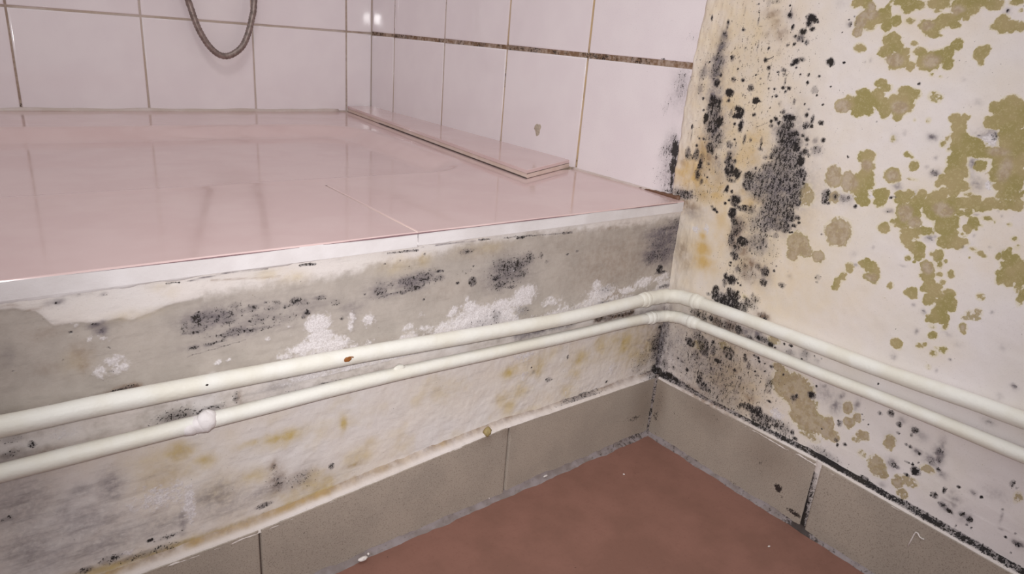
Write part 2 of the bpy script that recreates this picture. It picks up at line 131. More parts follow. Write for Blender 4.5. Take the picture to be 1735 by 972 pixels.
    (-187.5,412.9,5.2,3,1),(-195,407.4,8.8,6.2,1),(-200,410.7,6.5,5.1,1),(-207.6,406.8,3.5,4.3,1),(-204.9,414,4.3,4.3,1),(-209.9,419.4,3.8,4.3,1),(-198.8,398.7,1.8,1.5,0.6),(-205,397.7,1.8,1.1,0.5),
    (-184.8,431.3,3.7,2.9,1),(-190.5,429.3,5.9,5.1,1),(-196.6,433.9,6.4,5,1),(-200.7,434.8,5.7,5,1),(-205,432,3.5,2.8,1),(-194.1,424.4,4.4,1.4,1),(-166.2,446.4,8.6,3,1),(-171.2,442,5.4,2.9,1),
    (-177.5,444.3,4.5,2.9,1),(-174.2,433.9,3.8,2.2,0.7),(-190.4,446,8,3.6,1),(-206.2,445.5,8.3,4.2,1),(-206.1,440.6,4.8,4.9,1),(-213.5,441.4,4.1,2.8,1),(-216.2,446.3,7.4,3.4,1),(-225.6,445.8,5.8,3.4,1),
    (-224.4,443,2,1.4,1),(-211.2,437.2,2.1,2.1,1),(-191,441,2.9,1.8,0.7),(-238.5,447.3,3.7,2.3,1),(-241.9,442,1.5,1.6,0.6),(-233.1,435.1,4.5,4.4,1),(-235.4,431.8,5.1,4,1),(-239.8,431.9,3.8,3.7,1),
    (-230,432.2,3.2,2.4,1),(-244.9,431.8,2.5,3,1),(-226.4,414.6,5,5.2,1),(-228.7,418.3,2.6,2.4,1),(-227.9,409.1,2,2.4,1),(-164.3,389.3,4.5,3.1,1),(-169.1,386.6,4.4,3.1,1),(-153.9,380.2,5.9,4,1),
    (-157,374.8,8.4,4.8,1),(-164.1,380.5,4.9,4.7,1),(-143.2,374,4.3,4.9,0.8),(-136.8,370.8,3.5,2.5,1),(-184.6,385.8,6.1,3.8,1),(-190.6,384.1,4.5,3.4,1),(-184.2,378.7,8.5,4.6,1),(-177.5,379.5,4.7,3.9,1),
    (-170.2,376.3,5.6,3.5,1),(-205.2,383.4,5.1,4.1,0.5),(-253.3,386.6,5.6,4.1,1),(-245.3,382.8,3.8,2.1,1),(-137.9,432.8,5.1,7,1),(-137.5,424.1,4.3,3.9,1),(-144.2,437.7,5,4.6,1),(-170.2,407.2,6.3,4.6,1),
    (-196.4,407.5,5.8,4.4,1),(-187.2,430.7,3.7,2.9,1),(-203.7,441.9,4.2,2.8,1),(-143.7,443,3.3,3.1,1),(-137.1,369.3,4.4,4.9,1),(-140.3,371.3,5.3,4.1,1),(-151.5,372.7,9.4,5.6,1),(-152.3,366.1,5.1,4.1,1),
    (-159.5,368.6,5,4.8,1),(-168.3,373.8,4.9,4.7,1),(-173,368.7,4,3.9,1),(-182,374.7,8.6,6.9,1),(-183.1,367.6,3.9,3.5,1),(-189.2,374.7,3.1,3.8,1),(-205,367.3,2,2.1,0.5),(-195.7,366.2,1.5,1.5,0.4),
    (-183.5,350.6,2.4,2.4,0.5),(-197.2,341.4,3.4,2.3,0.7),(-200.4,339.9,1.9,1.4,0.7),(-203.5,334.4,3,3.9,1),(-190.6,323.6,6.9,6,1),(-205.1,324,4.5,1.6,0.4),(-218.8,352.6,2.5,2.6,0.8),(-221.8,356.2,2.1,2.2,0.6),
    (-223.4,349.1,1.8,1.9,0.6),(-167.6,333.7,7.1,6.1,1),(-170.1,327.3,5.8,4.1,1),(-160,311.4,6.9,5.9,1),(-168.9,315,9.2,7.5,1),(-170.1,320.4,6.7,4.9,1),(-168.3,306.9,7.6,5,1),(-172.5,300.8,5.9,4.2,1),
    (-147.3,314.1,5.4,8.5,1),(-185.2,308.9,6.4,4.9,1),(-185.3,301.9,4.9,4.1,1),(-222.6,370.5,4.5,3.7,1),(-227.9,371.9,2.7,2.5,1),(-230.4,373,1.2,1.3,0.8),(-226.1,365.7,5.5,5.1,1),(-228.6,359.2,6.2,4.4,1),
    (-236.1,355,10.1,5.8,1),(-232,352.1,8.2,8.8,1),(-241.8,352.2,7.3,5.8,1),(-231.2,341.9,6.9,5.9,1),(-232.6,334.3,8.3,6.7,1),(-227.1,327.7,5.6,4.5,1),(-234.8,326.1,8.9,4.5,1),(-223.5,324.5,2.8,3.1,1),
    (-225.2,315.2,7.1,4.6,1),(-228.2,318.3,4.2,3.8,1),(-234.7,321.3,4.1,4.5,1),(-202.3,310.1,6.9,4,1),(-200.1,306.2,4.6,2.4,1),(-205.5,313.3,3.8,2.8,1),(-214.2,313.6,3,4.3,1),(-214.7,308.7,8.1,3.9,1),
    (-222.7,310.5,5.8,4.6,1),(-244.4,381.4,3.8,4.2,1),(-249.1,383.4,5,4.2,1),(-253.2,382.5,6.2,5.5,1),(-258.6,381.7,3.7,5.5,1),(-245.2,371.3,4.5,4.9,1),(-250.6,373.5,7,6.3,1),(-257.9,373.1,5.6,7.6,1),
    (-257.1,364.3,6.2,5.6,1),(-263.7,363.8,3.7,6.2,1),(-260.4,357.5,8.1,6.3,1),(-258.2,351.3,8.1,7.1,1),(-266.8,348.4,5.5,8.4,1),(-255.6,346.3,3.8,4.3,1),(-261.2,340.7,8.1,7.1,1),(-257,336.8,3.8,4.3,1),
    (-268.2,336.8,6.7,7,1),(-265.1,331.7,8.7,5,1),(-247.6,350.9,5.8,4.3,1),(-246.1,341.6,3.9,3.6,1),(-265.5,325.7,5.6,3.6,0.7),(-271.4,327.8,5.5,4.2,0.7),(-249.6,319.1,5.3,3,0.7),(-244.2,321,3.3,2.2,0.7),
    (-259.8,319.8,5.7,2.9,0.7),(-274.9,322.5,3.6,2.8,0.7),(-266.3,320.5,5,2.9,0.7),(-182.2,373.9,6.2,4.6,1),(-169.1,328,5,4.1,1),(-161.9,310.9,5.2,5,1),(-190.6,323.6,4.7,4,1),(-260.8,342.1,3.8,8.5,1),
    (-137.4,368.4,4.4,4.1,1),(-253.8,352.7,6.3,2.8,1),(-194.4,283.3,5.2,4.5,1),(-199.5,289.9,2.7,2.9,0.7),(-206.2,298.4,6.9,7.2,1),(-205.7,291.4,6.1,4.8,1),(-213.2,299.3,4.5,4.8,1),(-211.6,305.6,5.2,3.9,1),
    (-213.9,285,7.5,4,1),(-222.3,288.9,7.3,3.2,1),(-211.9,280.1,4.6,4.8,1),(-221.3,275,6.3,6,1),(-224.1,270.6,4.4,4,1),(-215.5,275.9,3.8,3.2,1),(-217.3,266,2.6,2.3,0.8),(-222.2,264.4,1.2,1.3,0.8),
    (-227.7,306.1,10.7,8.5,1),(-234.3,309.3,6.3,6.9,1),(-234.3,298.7,7.7,6.2,1),(-240,299.3,5.5,5.3,1),(-237.5,292.1,8.4,3.9,1),(-242.9,286.1,8.9,4.6,1),(-238.3,284,4.9,4.7,1),(-242.9,307.3,3.4,2.3,1),
    (-247.4,309.2,2.7,3.7,1),(-252.8,302.6,3.6,4.5,1),(-250.1,297.1,3.3,3,1),(-248.1,285.9,2.7,3.1,1),(-251.3,287.6,2.7,2.3,1),(-249.8,292.9,2,1.9,0.7),(-247.6,293.1,1,1.1,0.8),(-241.1,314.1,4.1,3.8,1),
    (-247.3,314.8,6.7,3.7,1),(-253.2,313.8,3.9,2.9,1),(-257.3,316.3,3.9,3.7,1),(-263.5,318.5,7.6,2.9,1),(-271,320.2,4.9,2.9,1),(-275.9,319.1,3,2.1,1),(-259.8,307.5,3.2,1.8,0.8),(-264.9,306.4,0.6,1.8,0.5),
    (-274.1,306.8,1.5,1.4,0.7),(-279.2,298.1,2.1,1.8,0.7),(-282.6,293.3,1.8,2.2,0.4),(-257.3,301.7,1.6,1.1,0.7),(-255.4,298.3,1.3,0.9,0.8),(-237.3,273.6,3.5,4.7,1),(-234.2,273.6,2.9,2,1),(-232.5,262.8,5.4,6,1),
    (-232.1,255.7,4.4,3.2,1),(-236.2,257.9,2.9,3.2,1),(-240.1,267.7,2.1,3.1,0.8),(-241.6,260.5,2.1,2.4,0.8),(-245.3,255.6,2,2.2,0.8),(-236.7,250.2,5,5.6,1),(-233.7,246.6,2.5,2.4,1),(-242.3,246.8,4.2,4,1),
    (-240,240.8,4.3,4.8,1),(-243.3,251.5,2.8,2.4,1),(-251.6,249.1,4.1,3.5,1),(-251.5,243.9,6.2,4.7,1),(-248.9,239.5,4.2,3.2,1),(-248.6,262.7,2.4,2.7,0.9),(-248.6,265.2,1.7,1.2,0.8),(-243.2,271.3,1.2,1.4,0.7),
    (-226.8,241.1,4.1,4.1,1),(-223.5,239.5,2.3,2.1,1),(-210.6,241.1,2.2,2.9,0.9),(-188.2,253.6,3.3,3.4,1),(-191.5,251,6.6,5.1,1),(-187,251.4,4.2,3.4,1),(-196.5,248.8,4,3.8,1),(-195.4,242.9,6.1,4.3,1),
    (-191.1,242.5,3.3,2.6,1),(-199.4,244.3,2.4,3.4,1),(-176.1,245.7,3.4,4.2,1),(-172.4,236.5,2.8,3.7,1),(-169.3,229.7,3.5,4.9,1),(-168.5,225.5,2.7,2.2,1),(-257.2,284.4,2.6,1.5,0.7),(-261.7,283.3,2.6,1.9,0.7),
    (-264.9,281.8,1.9,1.5,0.8),(-256.9,277.8,1,1.1,0.6),(-273.3,283.9,1.8,2.2,1),(-278.6,286.6,3.7,3.6,1),(-282.9,285.5,3,2.9,1),(-278.7,291,1.8,1.1,0.8),(-278.4,280.2,3.1,2.2,1),(-284.5,279.7,7.9,5.8,1),
    (-284.1,274,7.9,5.1,1),(-279,268.4,3.1,3.7,1),(-284.6,267.8,3.1,2.9,1),(-290.6,272.1,3,7.3,1),(-294.1,262.1,2.4,6.6,1),(-279,273.2,3.7,3,1),(-270.6,254,2.6,2.3,0.7),(-272.9,252.3,1.3,1.5,0.6),
    (-159.9,271.1,11.1,11.4,1),(-214.7,293.7,5.2,4,1),(-195.4,242.9,4.9,3.4,1),(-232.5,262.8,4.3,4.8,1),(-206.2,298.4,5.3,6.4,1),(-231.2,307,7,4.6,1),(-227.5,238.3,3.7,1.2,1),(-239.6,239.4,4.3,4,0.8),
    (-250.6,241.5,6.2,5.6,1),(-254.5,238.6,4.1,3.2,1),(-248.4,232.9,4.9,4.8,1),(-245.3,227.3,4.3,3.6,1),(-252.5,229.1,4.2,4,1),(-255.4,224,2.1,3.2,0.8),(-242.1,224.3,1.4,1.6,1),(-248.7,214.7,3.4,3.4,1),
    (-266.5,227.4,2.8,3.5,1),(-268.1,224.2,1.7,1.6,1),(-226,198.6,3.8,4.1,1),(-228.7,197.8,2.3,3.4,1),(-243.1,202.8,2.9,2.5,0.8),(-246,205.4,1.6,1.5,0.8),(-253.2,200.6,2.8,3.1,0.7),(-258.9,205.7,3.1,3.2,0.7),
    (-254.9,205.9,2.8,1.2,0.6),(-271.1,252.2,2.3,1.9,0.7),(-293.6,259.2,2.4,2.9,1),(-246.9,221.2,3.5,2.4,0.4),(-252.4,189.2,2.9,2.5,0.3),(-270,238.3,4.6,3.5,0.6),(-272.6,241.8,3.2,3.1,0.6),(-265.8,235,2.7,2,0.6),
    (-266.5,227.4,2,2.4,1),(-145,314.6,7.2,8.6,1),(-126.7,294.2,6.7,9.8,0.7),(-150,298.4,4.5,6,0.7),(-140.4,369.7,6.2,5.3,1),(-157.5,312.6,5.2,8.4,1),(-159.6,271.4,9.7,11.8,1),(-126.9,251,8.8,10.2,1),
    (-132.7,252.6,5.8,8.3,1),(-136.9,247.9,5.7,5.5,1),(-124.9,241.5,5.9,5.6,1),(-148.3,246.4,5.7,5.4,1),(-88.5,189.9,3.3,2.5,0.5),(-125.7,160.7,6.2,4,0.7),(-136.9,136.9,6.1,4,1),(-145.3,125.1,13,13.1,0.9),
    (-163.1,127.9,9.5,9.8,0.8),(-156,116.8,11.7,8,1),(-48.1,123.2,7.6,4.5,0.6),(-77.6,134.2,5.9,4.3,0.6),(-156.3,124.9,17.5,14.9,0.85),(-166.6,113.4,13.3,12.9,0.9),(-175.8,101.4,15.9,11.9,0.9),(-165.2,101.5,9.6,8,0.8),
    (-179.2,87.5,9.3,4,0.6),(-203.9,129.6,4,5.8,1),(-208,117.3,4.9,4.9,1),(-212.7,124.2,3.5,3.9,1),(-221.4,111.3,5.1,4.8,0.8),(-217,105.5,3.5,2.9,0.6),(-241.7,117,4.8,6.6,0.8),(-225.4,95.7,4.3,3.9,0.45),
    (-238.8,92.4,7.4,8.7,0.8),(-243.6,88.6,4.9,4.8,0.8),(-256.7,87.8,4.7,6.6,0.7),(-264.2,93.4,6.9,4.6,0.6),(-262.3,80.3,4.6,4.7,0.7),(-273.7,109.9,5.1,3.6,0.7),(-192,103.2,5.6,11.1,1),(-198.4,98.7,5.5,6,0.9),
    (-331.4,121.2,1.8,5,0.6),(-256.3,86.8,4.5,4.5,1),(-261.7,79.6,4.5,4.5,0.7),(-332.1,122.5,2.3,3.9,0.7),
  ],
  'tan': [
    (-137.9,432.8,5.1,7,1),(-137.5,424.1,4.3,3.9,1),(-144.2,437.7,5,4.6,1),(-170.2,407.2,6.3,4.6,1),(-196.4,407.5,5.8,4.4,1),(-187.2,430.7,3.7,2.9,1),(-203.7,441.9,4.2,2.8,1),(-143.7,443,3.3,3.1,1),
    (-182.2,373.9,6.2,4.6,1),(-169.1,328,5,4.1,1),(-161.9,310.9,5.2,5,1),(-190.6,323.6,4.7,4,1),(-260.8,342.1,3.8,8.5,1),(-137.4,368.4,4.4,4.1,1),(-253.8,352.7,6.3,2.8,1),(-159.9,271.1,11.1,11.4,1),
    (-214.7,293.7,5.2,4,1),(-195.4,242.9,4.9,3.4,1),(-232.5,262.8,4.3,4.8,1),(-206.2,298.4,5.3,6.4,1),(-231.2,307,7,4.6,1),(-270,238.3,4.6,3.5,0.6),(-272.6,241.8,3.2,3.1,0.6),(-265.8,235,2.7,2,0.6),
    (-266.5,227.4,2,2.4,1),(-145,314.6,7.2,8.6,1),(-126.7,294.2,6.7,9.8,0.7),(-150,298.4,4.5,6,0.7),(-140.4,369.7,6.2,5.3,1),(-157.5,312.6,5.2,8.4,1),(-159.6,271.4,9.7,11.8,1),(-126.9,251,8.8,10.2,1),
    (-132.7,252.6,5.8,8.3,1),(-136.9,247.9,5.7,5.5,1),(-124.9,241.5,5.9,5.6,1),(-148.3,246.4,5.7,5.4,1),(-88.5,189.9,3.3,2.5,0.5),(-125.7,160.7,6.2,4,0.7),(-136.9,136.9,6.1,4,1),(-145.3,125.1,13,13.1,0.9),
    (-163.1,127.9,9.5,9.8,0.8),(-156,116.8,11.7,8,1),(-48.1,123.2,7.6,4.5,0.6),(-77.6,134.2,5.9,4.3,0.6),(-156.3,124.9,17.5,14.9,0.85),(-166.6,113.4,13.3,12.9,0.9),(-175.8,101.4,15.9,11.9,0.9),(-165.2,101.5,9.6,8,0.8),
    (-179.2,87.5,9.3,4,0.6),(-203.9,129.6,4,5.8,1),(-208,117.3,4.9,4.9,1),(-212.7,124.2,3.5,3.9,1),(-221.4,111.3,5.1,4.8,0.8),(-217,105.5,3.5,2.9,0.6),(-241.7,117,4.8,6.6,0.8),(-225.4,95.7,4.3,3.9,0.45),
    (-238.8,92.4,7.4,8.7,0.8),(-243.6,88.6,4.9,4.8,0.8),(-256.7,87.8,4.7,6.6,0.7),(-264.2,93.4,6.9,4.6,0.6),(-262.3,80.3,4.6,4.7,0.7),(-273.7,109.9,5.1,3.6,0.7),(-192,103.2,5.6,11.1,1),(-198.4,98.7,5.5,6,0.9),
    (-331.4,121.2,1.8,5,0.6),(-256.3,86.8,4.5,4.5,1),(-261.7,79.6,4.5,4.5,0.7),(-332.1,122.5,2.3,3.9,0.7),
  ],
  'white': [
    (-247.1,359.8,5.8,4.3,0.8),(-255.4,330.4,3.2,3.3,0.9),(-243.8,335,3.3,2.2,0.6),(-178.3,305.6,2.5,2.1,0.8),(-21.1,237,6.4,4.2,0.6),(-33.4,241.3,6.2,6.2,0.6),(-41.2,186.3,11.2,7.5,0.3),(-144.9,93.4,9.2,8.2,0.7),
    (-192.6,83.8,10.8,5.9,0.5),
  ],
  'ochre': [
    (-6.3,288.1,21.8,15.5,0.85),(-30.6,284.5,21.9,13.1,0.75),(-62.5,315.1,15.5,11.4,0.5),(-67.2,334.4,8.7,7.4,0.5),(-13.4,316.8,7.5,13,0.7),(-28.9,274.6,24.6,9.2,0.7),(-51.7,311.2,11.4,9.6,0.45),(-77.8,278.3,6.5,3.8,0.6),
    (-64.8,284.5,5.6,3.9,0.7),(-29.6,351.5,7.1,14.3,0.35),(-38.7,342.9,6.9,11.4,0.35),(-30.2,231.6,5,4.2,0.8),(-32.5,221.1,10,8.5,0.9),(-36.6,207.7,11.2,7.4,0.8),(-46.3,258.6,7.1,16.2,0.4),(-73.8,275.5,6.6,4.8,0.7),
    (-49.1,240,8.3,20.5,0.25),(-45,205.7,9.8,6.3,0.4),(-83.3,108.2,29.4,27.3,0.3),(-104.1,100,22.5,16.1,0.35),(-44.5,153.1,7.5,6.6,0.3),
  ],
  'cream': [
    (-102.6,84.6,49.3,23.5,0.6),(-28.3,417.2,68.1,58.8,1),(-33.2,366.9,69.2,61,1),(-50.8,316.4,74.5,62.2,1),(-80.6,268.2,77.2,62.5,1),(-97.3,222.5,81.9,58.4,0.9),(-149.6,222.6,66.3,44.8,0.6),(-85.1,301.5,92.6,100.9,0.5),
    (-182,238.4,41.4,28.3,0.4),(-24.2,218.5,41.5,69.3,0.8),(-91.2,105.1,69.2,46.9,0.7),(-55.1,141.2,53.6,35.5,0.6),(-134.6,87.9,51.1,33.9,0.4),(-179.9,436.2,57.3,23.7,0.5),(-183.3,408.1,32.9,16.1,0.5),(-235.9,318.9,48.6,24.4,0.5),
    (-208.1,299.1,49.4,25.9,0.45),(-252.6,314.1,31.9,19.9,0.5),(-238.2,265.9,23,38.4,0.4),(-274.2,289.9,20.2,23.7,0.5),(-169.8,377.2,39.3,16.9,0.3),(-162.1,316.9,32.4,27.1,0.4),(-251,359.1,24.1,45.9,0.4),(-254.7,205.3,18.9,17.6,0.3),
  ],
}
LEFT = {
  'violet': [
    (-514.3,227.3,3.2,1.7,0.95),(-511.5,223.4,3,1.9,0.95),(-529.7,244.1,3,1.6,0.5),(-532.8,244,3,1.9,0.3),(-523.6,247.6,6.1,1.6,0.3),(-508,245,2.1,0.9,0.5),(-520.9,248.5,10.2,2.5,0.2),(-556.8,218.4,2.8,5.1,0.2),
    (-451.7,219.3,14.9,6.6,0.7),(-459.3,220.8,6.3,5.8,0.5),(-436.9,207.3,13.6,3.8,0.5),(-426.1,216,27.9,10.7,0.3),(-393,217,22.9,6.4,0.3),(-455.4,202,13,3,0.3),(-411.9,210.2,21.9,6.3,0.25),(-432.7,222.6,17,3.8,0.3),
    (-306.6,222.3,17,5.3,0.7),(-333.8,219.7,10.6,6.8,0.4),(-355.3,209.8,10.1,5.1,0.35),(-218.2,215.6,20.8,11.7,0.5),(-327.5,215.2,18,2.6,0.4),(-258.2,239.6,8.3,2.7,0.3),(-355.3,203.8,1.7,8.5,0.3),(-28.2,229.4,18.3,6.9,1),
    (-25.9,219,15.1,10.5,1),(-33.3,208.5,13.3,8.2,1),(-16.9,208.8,15.5,9.5,1),(-13.4,222.1,10.3,14.1,1),(-2.4,232.4,12.2,7,0.8),(1.4,217,12.4,14.3,0.6),(-210.4,219.5,16.4,8.8,0.5),(-517.9,119.1,6.7,9.1,0.55),
    (-533.5,122,7.4,4.4,0.35),(-563.1,123.1,15.5,21.2,0.4),(-533.9,98.6,21.7,12.2,0.4),(-524.4,79.8,22.6,9.5,0.4),(-493.6,79.7,14.9,8.3,0.4),(-479.4,77.1,2.6,10.1,0.55),(-452.9,80.3,19.5,10.4,0.4),(-458,89.3,13.6,10.2,0.45),
    (-543.6,110.6,6.2,8.9,0.35),(-564,93,14.8,11.8,0.45),(-423.5,77.7,15.1,5.4,0.4),(-412.7,159.6,14.7,4.9,0.3),(-547.3,80.4,26.4,9.2,0.35),
  ],
  'black': [
    (-514.2,228,2.1,1.1,0.5),(-511.5,223.4,2.2,1.3,0.4),(-526.3,225.6,1.1,0.6,1),(-520,248,1.1,0.6,0.6),(-508,245,1.3,0.5,0.5),(-555.3,208.5,0.8,0.5,0.7),(-509.3,212.5,1.1,0.7,0.5),(-530.7,244,2,0.9,0.45),
    (-509.8,197,2.2,0.7,0.4),(-467.3,217.3,2.5,4.3,0.4),(-467.7,212.6,1.9,1,0.7),(-459.3,221.5,3.5,3.6,0.75),(-454.2,220.5,3.8,3.7,0.5),(-459.6,216.4,6.3,3.7,0.42),(-447.7,220.1,7.8,4.4,0.42),(-441.1,218.1,6,4.5,0.44),
    (-460.6,212.5,4.4,1.5,0.65),(-465.7,212.4,3.1,1.1,0.5),(-436.6,225.5,4.7,2.6,0.36),(-432.8,221.1,5.5,2.3,0.36),(-425.8,222.1,4.2,2.3,0.55),(-417.2,224,1.4,0.9,0.7),(-410,222.4,2.9,2.3,0.4),(-411.6,218.8,5.8,2.3,0.32),
    (-396.7,221.6,3.8,3.2,0.5),(-390.6,219.8,3.8,3.2,0.32),(-379.7,221.5,4.3,2,0.55),(-368.6,216,4.9,3.3,0.25),(-403.5,218.9,3,1.6,0.4),(-410.4,212.2,4.4,2.4,0.32),(-422.7,213,6.3,3.9,0.32),(-436.9,207.3,7.5,2.7,0.52),
    (-443.2,206.3,4.7,1.9,0.55),(-427.9,207,5.6,2.3,0.45),(-448.8,202.8,5.3,0.9,0.6),(-454.1,202.1,3.3,1.1,0.7),(-463.2,202.2,3.2,1.5,0.6),(-389.3,211.5,2.3,2,0.9),(-391.7,209.5,1.5,2,0.7),(-363.7,202.5,1.7,1.4,0.5),
    (-419.4,206.9,4.3,1.2,0.45),(-404.5,210.3,11.1,4.8,0.2),(-453.7,207.7,6.5,2.2,0.25),(-384,179.2,0.8,1,0.9),(-394.8,178.3,3.1,1.2,0.35),(-315,223.6,4.6,3.5,0.5),(-307.5,222.5,7.5,5.3,0.48),(-298.1,223.7,8.7,4.4,0.48),
    (-305.5,216.9,6.6,2.2,0.75),(-283.7,226.9,4,0.9,0.85),(-284.4,221.6,5,3.2,0.42),(-333.8,218,4.4,4.3,0.5),(-329.3,215.1,3.6,1.7,0.5),(-314.7,214,2.8,1.1,0.7),(-325,223,2.3,1.7,0.4),(-334.3,224.9,1.2,1.7,0.4),
    (-320.3,215.3,13.8,0.8,0.5),(-251.7,213.5,3.8,4.3,0.7),(-266.1,214.3,1.9,1.3,0.8),(-251.6,226.7,1.1,0.9,0.8),(-257.1,223.1,6.3,2.8,0.22),(-346.2,218.2,0.9,0.8,0.9),(-296.9,205.8,1.2,1.1,0.8),(-297.5,242.7,1,0.9,0.8),
    (-318.2,240.3,0.8,0.8,0.7),(-330.6,239.4,0.8,0.8,1),(-309.7,233.2,3.7,1.7,0.25),(-259.3,239.7,7.3,2.3,0.35),(-218.9,222.4,11.5,5.8,0.6),(-227.1,213.1,4.5,2.9,0.75),(-224.2,205.9,6.9,3.9,0.55),(-207.3,221.8,5.9,4.9,0.7),
    (-215.6,212.3,15.1,6.9,0.4),(-196,226.1,4.8,4.9,0.55),(-201.8,213.2,6,4,0.5),(-212.4,202.6,4.7,1.5,0.6),(-226.3,178.7,4.6,6.1,0.4),(-196.9,178.3,7.4,4.2,0.36),(-237.3,174.9,22.7,6,0.22),(-21.4,191.9,4.3,4.8,0.85),
    (-18.8,188.1,7.8,1.7,0.8),(-2.3,239.2,10.4,4.6,0.45),(-39.2,205.9,6.6,5.8,0.45),(-26.9,208.9,16.9,4.7,0.3),(-16.1,233.8,17,2.3,0.45),(4.7,175,7.2,7.5,0.4),(-6.7,172,10.7,1.8,0.6),(-9.9,221.7,10.4,11.8,0.25),
    (-194.6,226.1,6,3.9,0.55),(-207,221,9.4,6.9,0.5),(-215,220.1,7,6.8,0.45),(-181.4,226.3,2.5,2.5,0.4),(-151.4,224,1.6,1,0.7),(-140.2,225.4,1.6,1.2,0.7),(-174.4,220,2.5,1.4,0.4),(-203.8,212.7,7.2,5,0.4),
    (-210.9,202,4.7,0.8,0.6),(-1.5,215,7,14.3,0.3),(-96.6,169.3,9.1,1.4,0.4),(-97.3,181.7,9,4.6,0.3),(-25.9,219,16.8,12.8,0.32),(-26.6,207.7,15.2,7.1,0.42),(-34.7,207.6,6.7,4.7,0.5),(-116,70.5,12.3,2,0.95),
    (-110.4,72.7,6.2,2.3,0.95),(-92.2,72.1,5.6,2.6,0.9),(-136.8,120.3,1.2,2.1,0.8),(-158.3,101.4,4.2,2.4,0.5),(-178.4,114.9,2.7,2.3,0.4),(-180.9,120,0.9,0.8,1),(-22.5,72.5,5.4,2.8,0.5),(-77.9,78.9,1.6,1.3,1),
    (-143,68.4,1.5,1.3,1),(-130.4,69.7,7.5,2.3,0.5),(-9.2,106.9,7.3,8.1,0.6),(-2.1,114.3,5.5,10.7,0.5),(-6.1,101.1,11,4.1,0.75),(-8,93.8,5.5,8.2,0.5),(-6.3,125.3,2.5,3.3,0.9),(-20.9,113.2,2.9,1.8,0.6),
    (2.2,95.4,4.7,13.7,0.5),(1.6,74.5,11.3,8.4,0.85),(-2.2,67.5,7.5,7,0.95),(-28.7,85.7,10.7,8.1,0.3),(-23.2,92.1,14.4,10.8,0.28),(0.4,118.9,3.7,5.3,0.6),(-15.2,70.7,7.4,5.6,0.4),(-417.3,98.1,2.1,2.5,0.4),
    (-414,83.3,4.6,7.3,0.35),(-396.6,80.5,9.7,5.6,0.3),(-425.5,67.4,6,2.2,0.7),(-373.2,82.4,2.4,2.7,0.7),(-500.1,70.5,2.1,1.3,1),(-537.8,64.4,4.4,2.4,0.6),(-425.9,58.2,4.6,2.8,0.4),(-571,116.7,3.8,1.7,0.5),
    (-476.9,156.8,9.8,4.2,0.5),(-553,161.3,1.9,2.2,0.7),(-455,156.7,7.8,2.2,0.5),(-382.1,153.2,31.9,2.4,0.36),(-561.2,166.8,5.6,2.6,0.3),(-564.3,158.1,4.7,2.4,0.4),(-439.8,160.4,1.9,4.7,0.4),(-488,68.6,7.6,2,0.4),
    (-501.7,60.8,18.4,3.4,0.35),(-523.5,65.9,6.9,3.2,0.4),
  ],
  'brown': [
    (-523.2,210.7,6.3,7.4,0.35),(-522.8,204.4,4.2,5.4,0.45),(-540,206.5,6,4,0.25),(-541.4,242.7,2.9,0.9,0.6),(-551.9,247.3,3.7,0.6,0.4),(-537.9,227.4,9.9,3.9,0.2),(-320.9,240.6,18,6.7,0.15),(-242.3,237.6,32.5,7.4,0.2),
    (-298.7,238.6,5.7,4.3,0.25),(-271.8,209.7,41.3,11.1,0.12),(-90.2,175,9.2,5.8,0.5),(-79.8,175.5,6.2,4.7,0.4),(-85.9,208.7,60.8,28,0.3),(-99.5,243.3,21.7,3.2,0.3),(-78.1,245.4,22.6,4.3,0.2),(5,202.5,7.2,14.6,0.5),
    (-145.4,231.9,53.5,15.4,0.15),(-17.6,106.2,21.6,33.4,0.45),(-28.5,76.6,14.3,10.9,0.35),(-70.5,72.6,10,1.9,0.6),(-55.9,72,13.7,2.4,0.6),(-21.9,126,17.7,7.8,0.3),(-417.3,98.1,3.9,4.6,0.7),(-414,83.3,6.2,10,0.55),
    (-396.7,78.6,14.5,9.3,0.45),(-380.2,66.7,10.2,5.8,0.4),(-564.3,158.1,5.6,2.9,0.5),(-548.8,154.2,10.8,2.7,0.4),(-437.1,159.7,2.1,4.8,0.5),(-353.9,76.9,7.2,2,0.6),(-476.4,131.3,6.3,3.9,0.4),(-489.3,114.8,11,9.5,0.25),
    (-391.8,145.5,3.1,2.4,0.3),(-340.1,151.2,8.9,3.6,0.4),
  ],
  'ochre': [
    (-493.9,230.3,11.3,2.7,0.28),(-477.8,245.6,5.9,2.7,0.2),(-525.8,207.2,6.3,6.7,0.15),(-414.2,244.5,8.5,3,0.3),(-397.6,239.8,7.4,3.8,0.3),(-473.9,241.3,4.8,3.5,0.2),(-320.8,236.4,13.5,6.8,0.25),(-298.7,238.6,7.6,5.2,0.3),
    (-244.6,240.6,21.5,4.6,0.2),(-72.8,120.7,21.1,10,0.6),(-58.5,111.4,13.4,6.4,0.5),(-121.2,114.9,14.9,7.3,0.55),(-89.4,127.8,12.5,6.1,0.35),(-169.9,120.7,8.1,13.8,0.45),(-204.2,121.3,7.5,5.6,0.8),(-126.3,100.9,11.9,7.3,0.3),
    (-195.7,98.1,15.5,6.9,0.5),(-154.9,127.2,8.3,9.3,0.28),(-202.1,86.4,7.7,9.3,0.5),(-184.4,75.6,16.1,3.6,0.45),(-34,103.5,17.5,10.6,0.25),(-152,84,28.5,12.2,0.15),(-83.5,111,48,15.1,0.2),(-476.4,131.3,8.8,5.5,0.8),
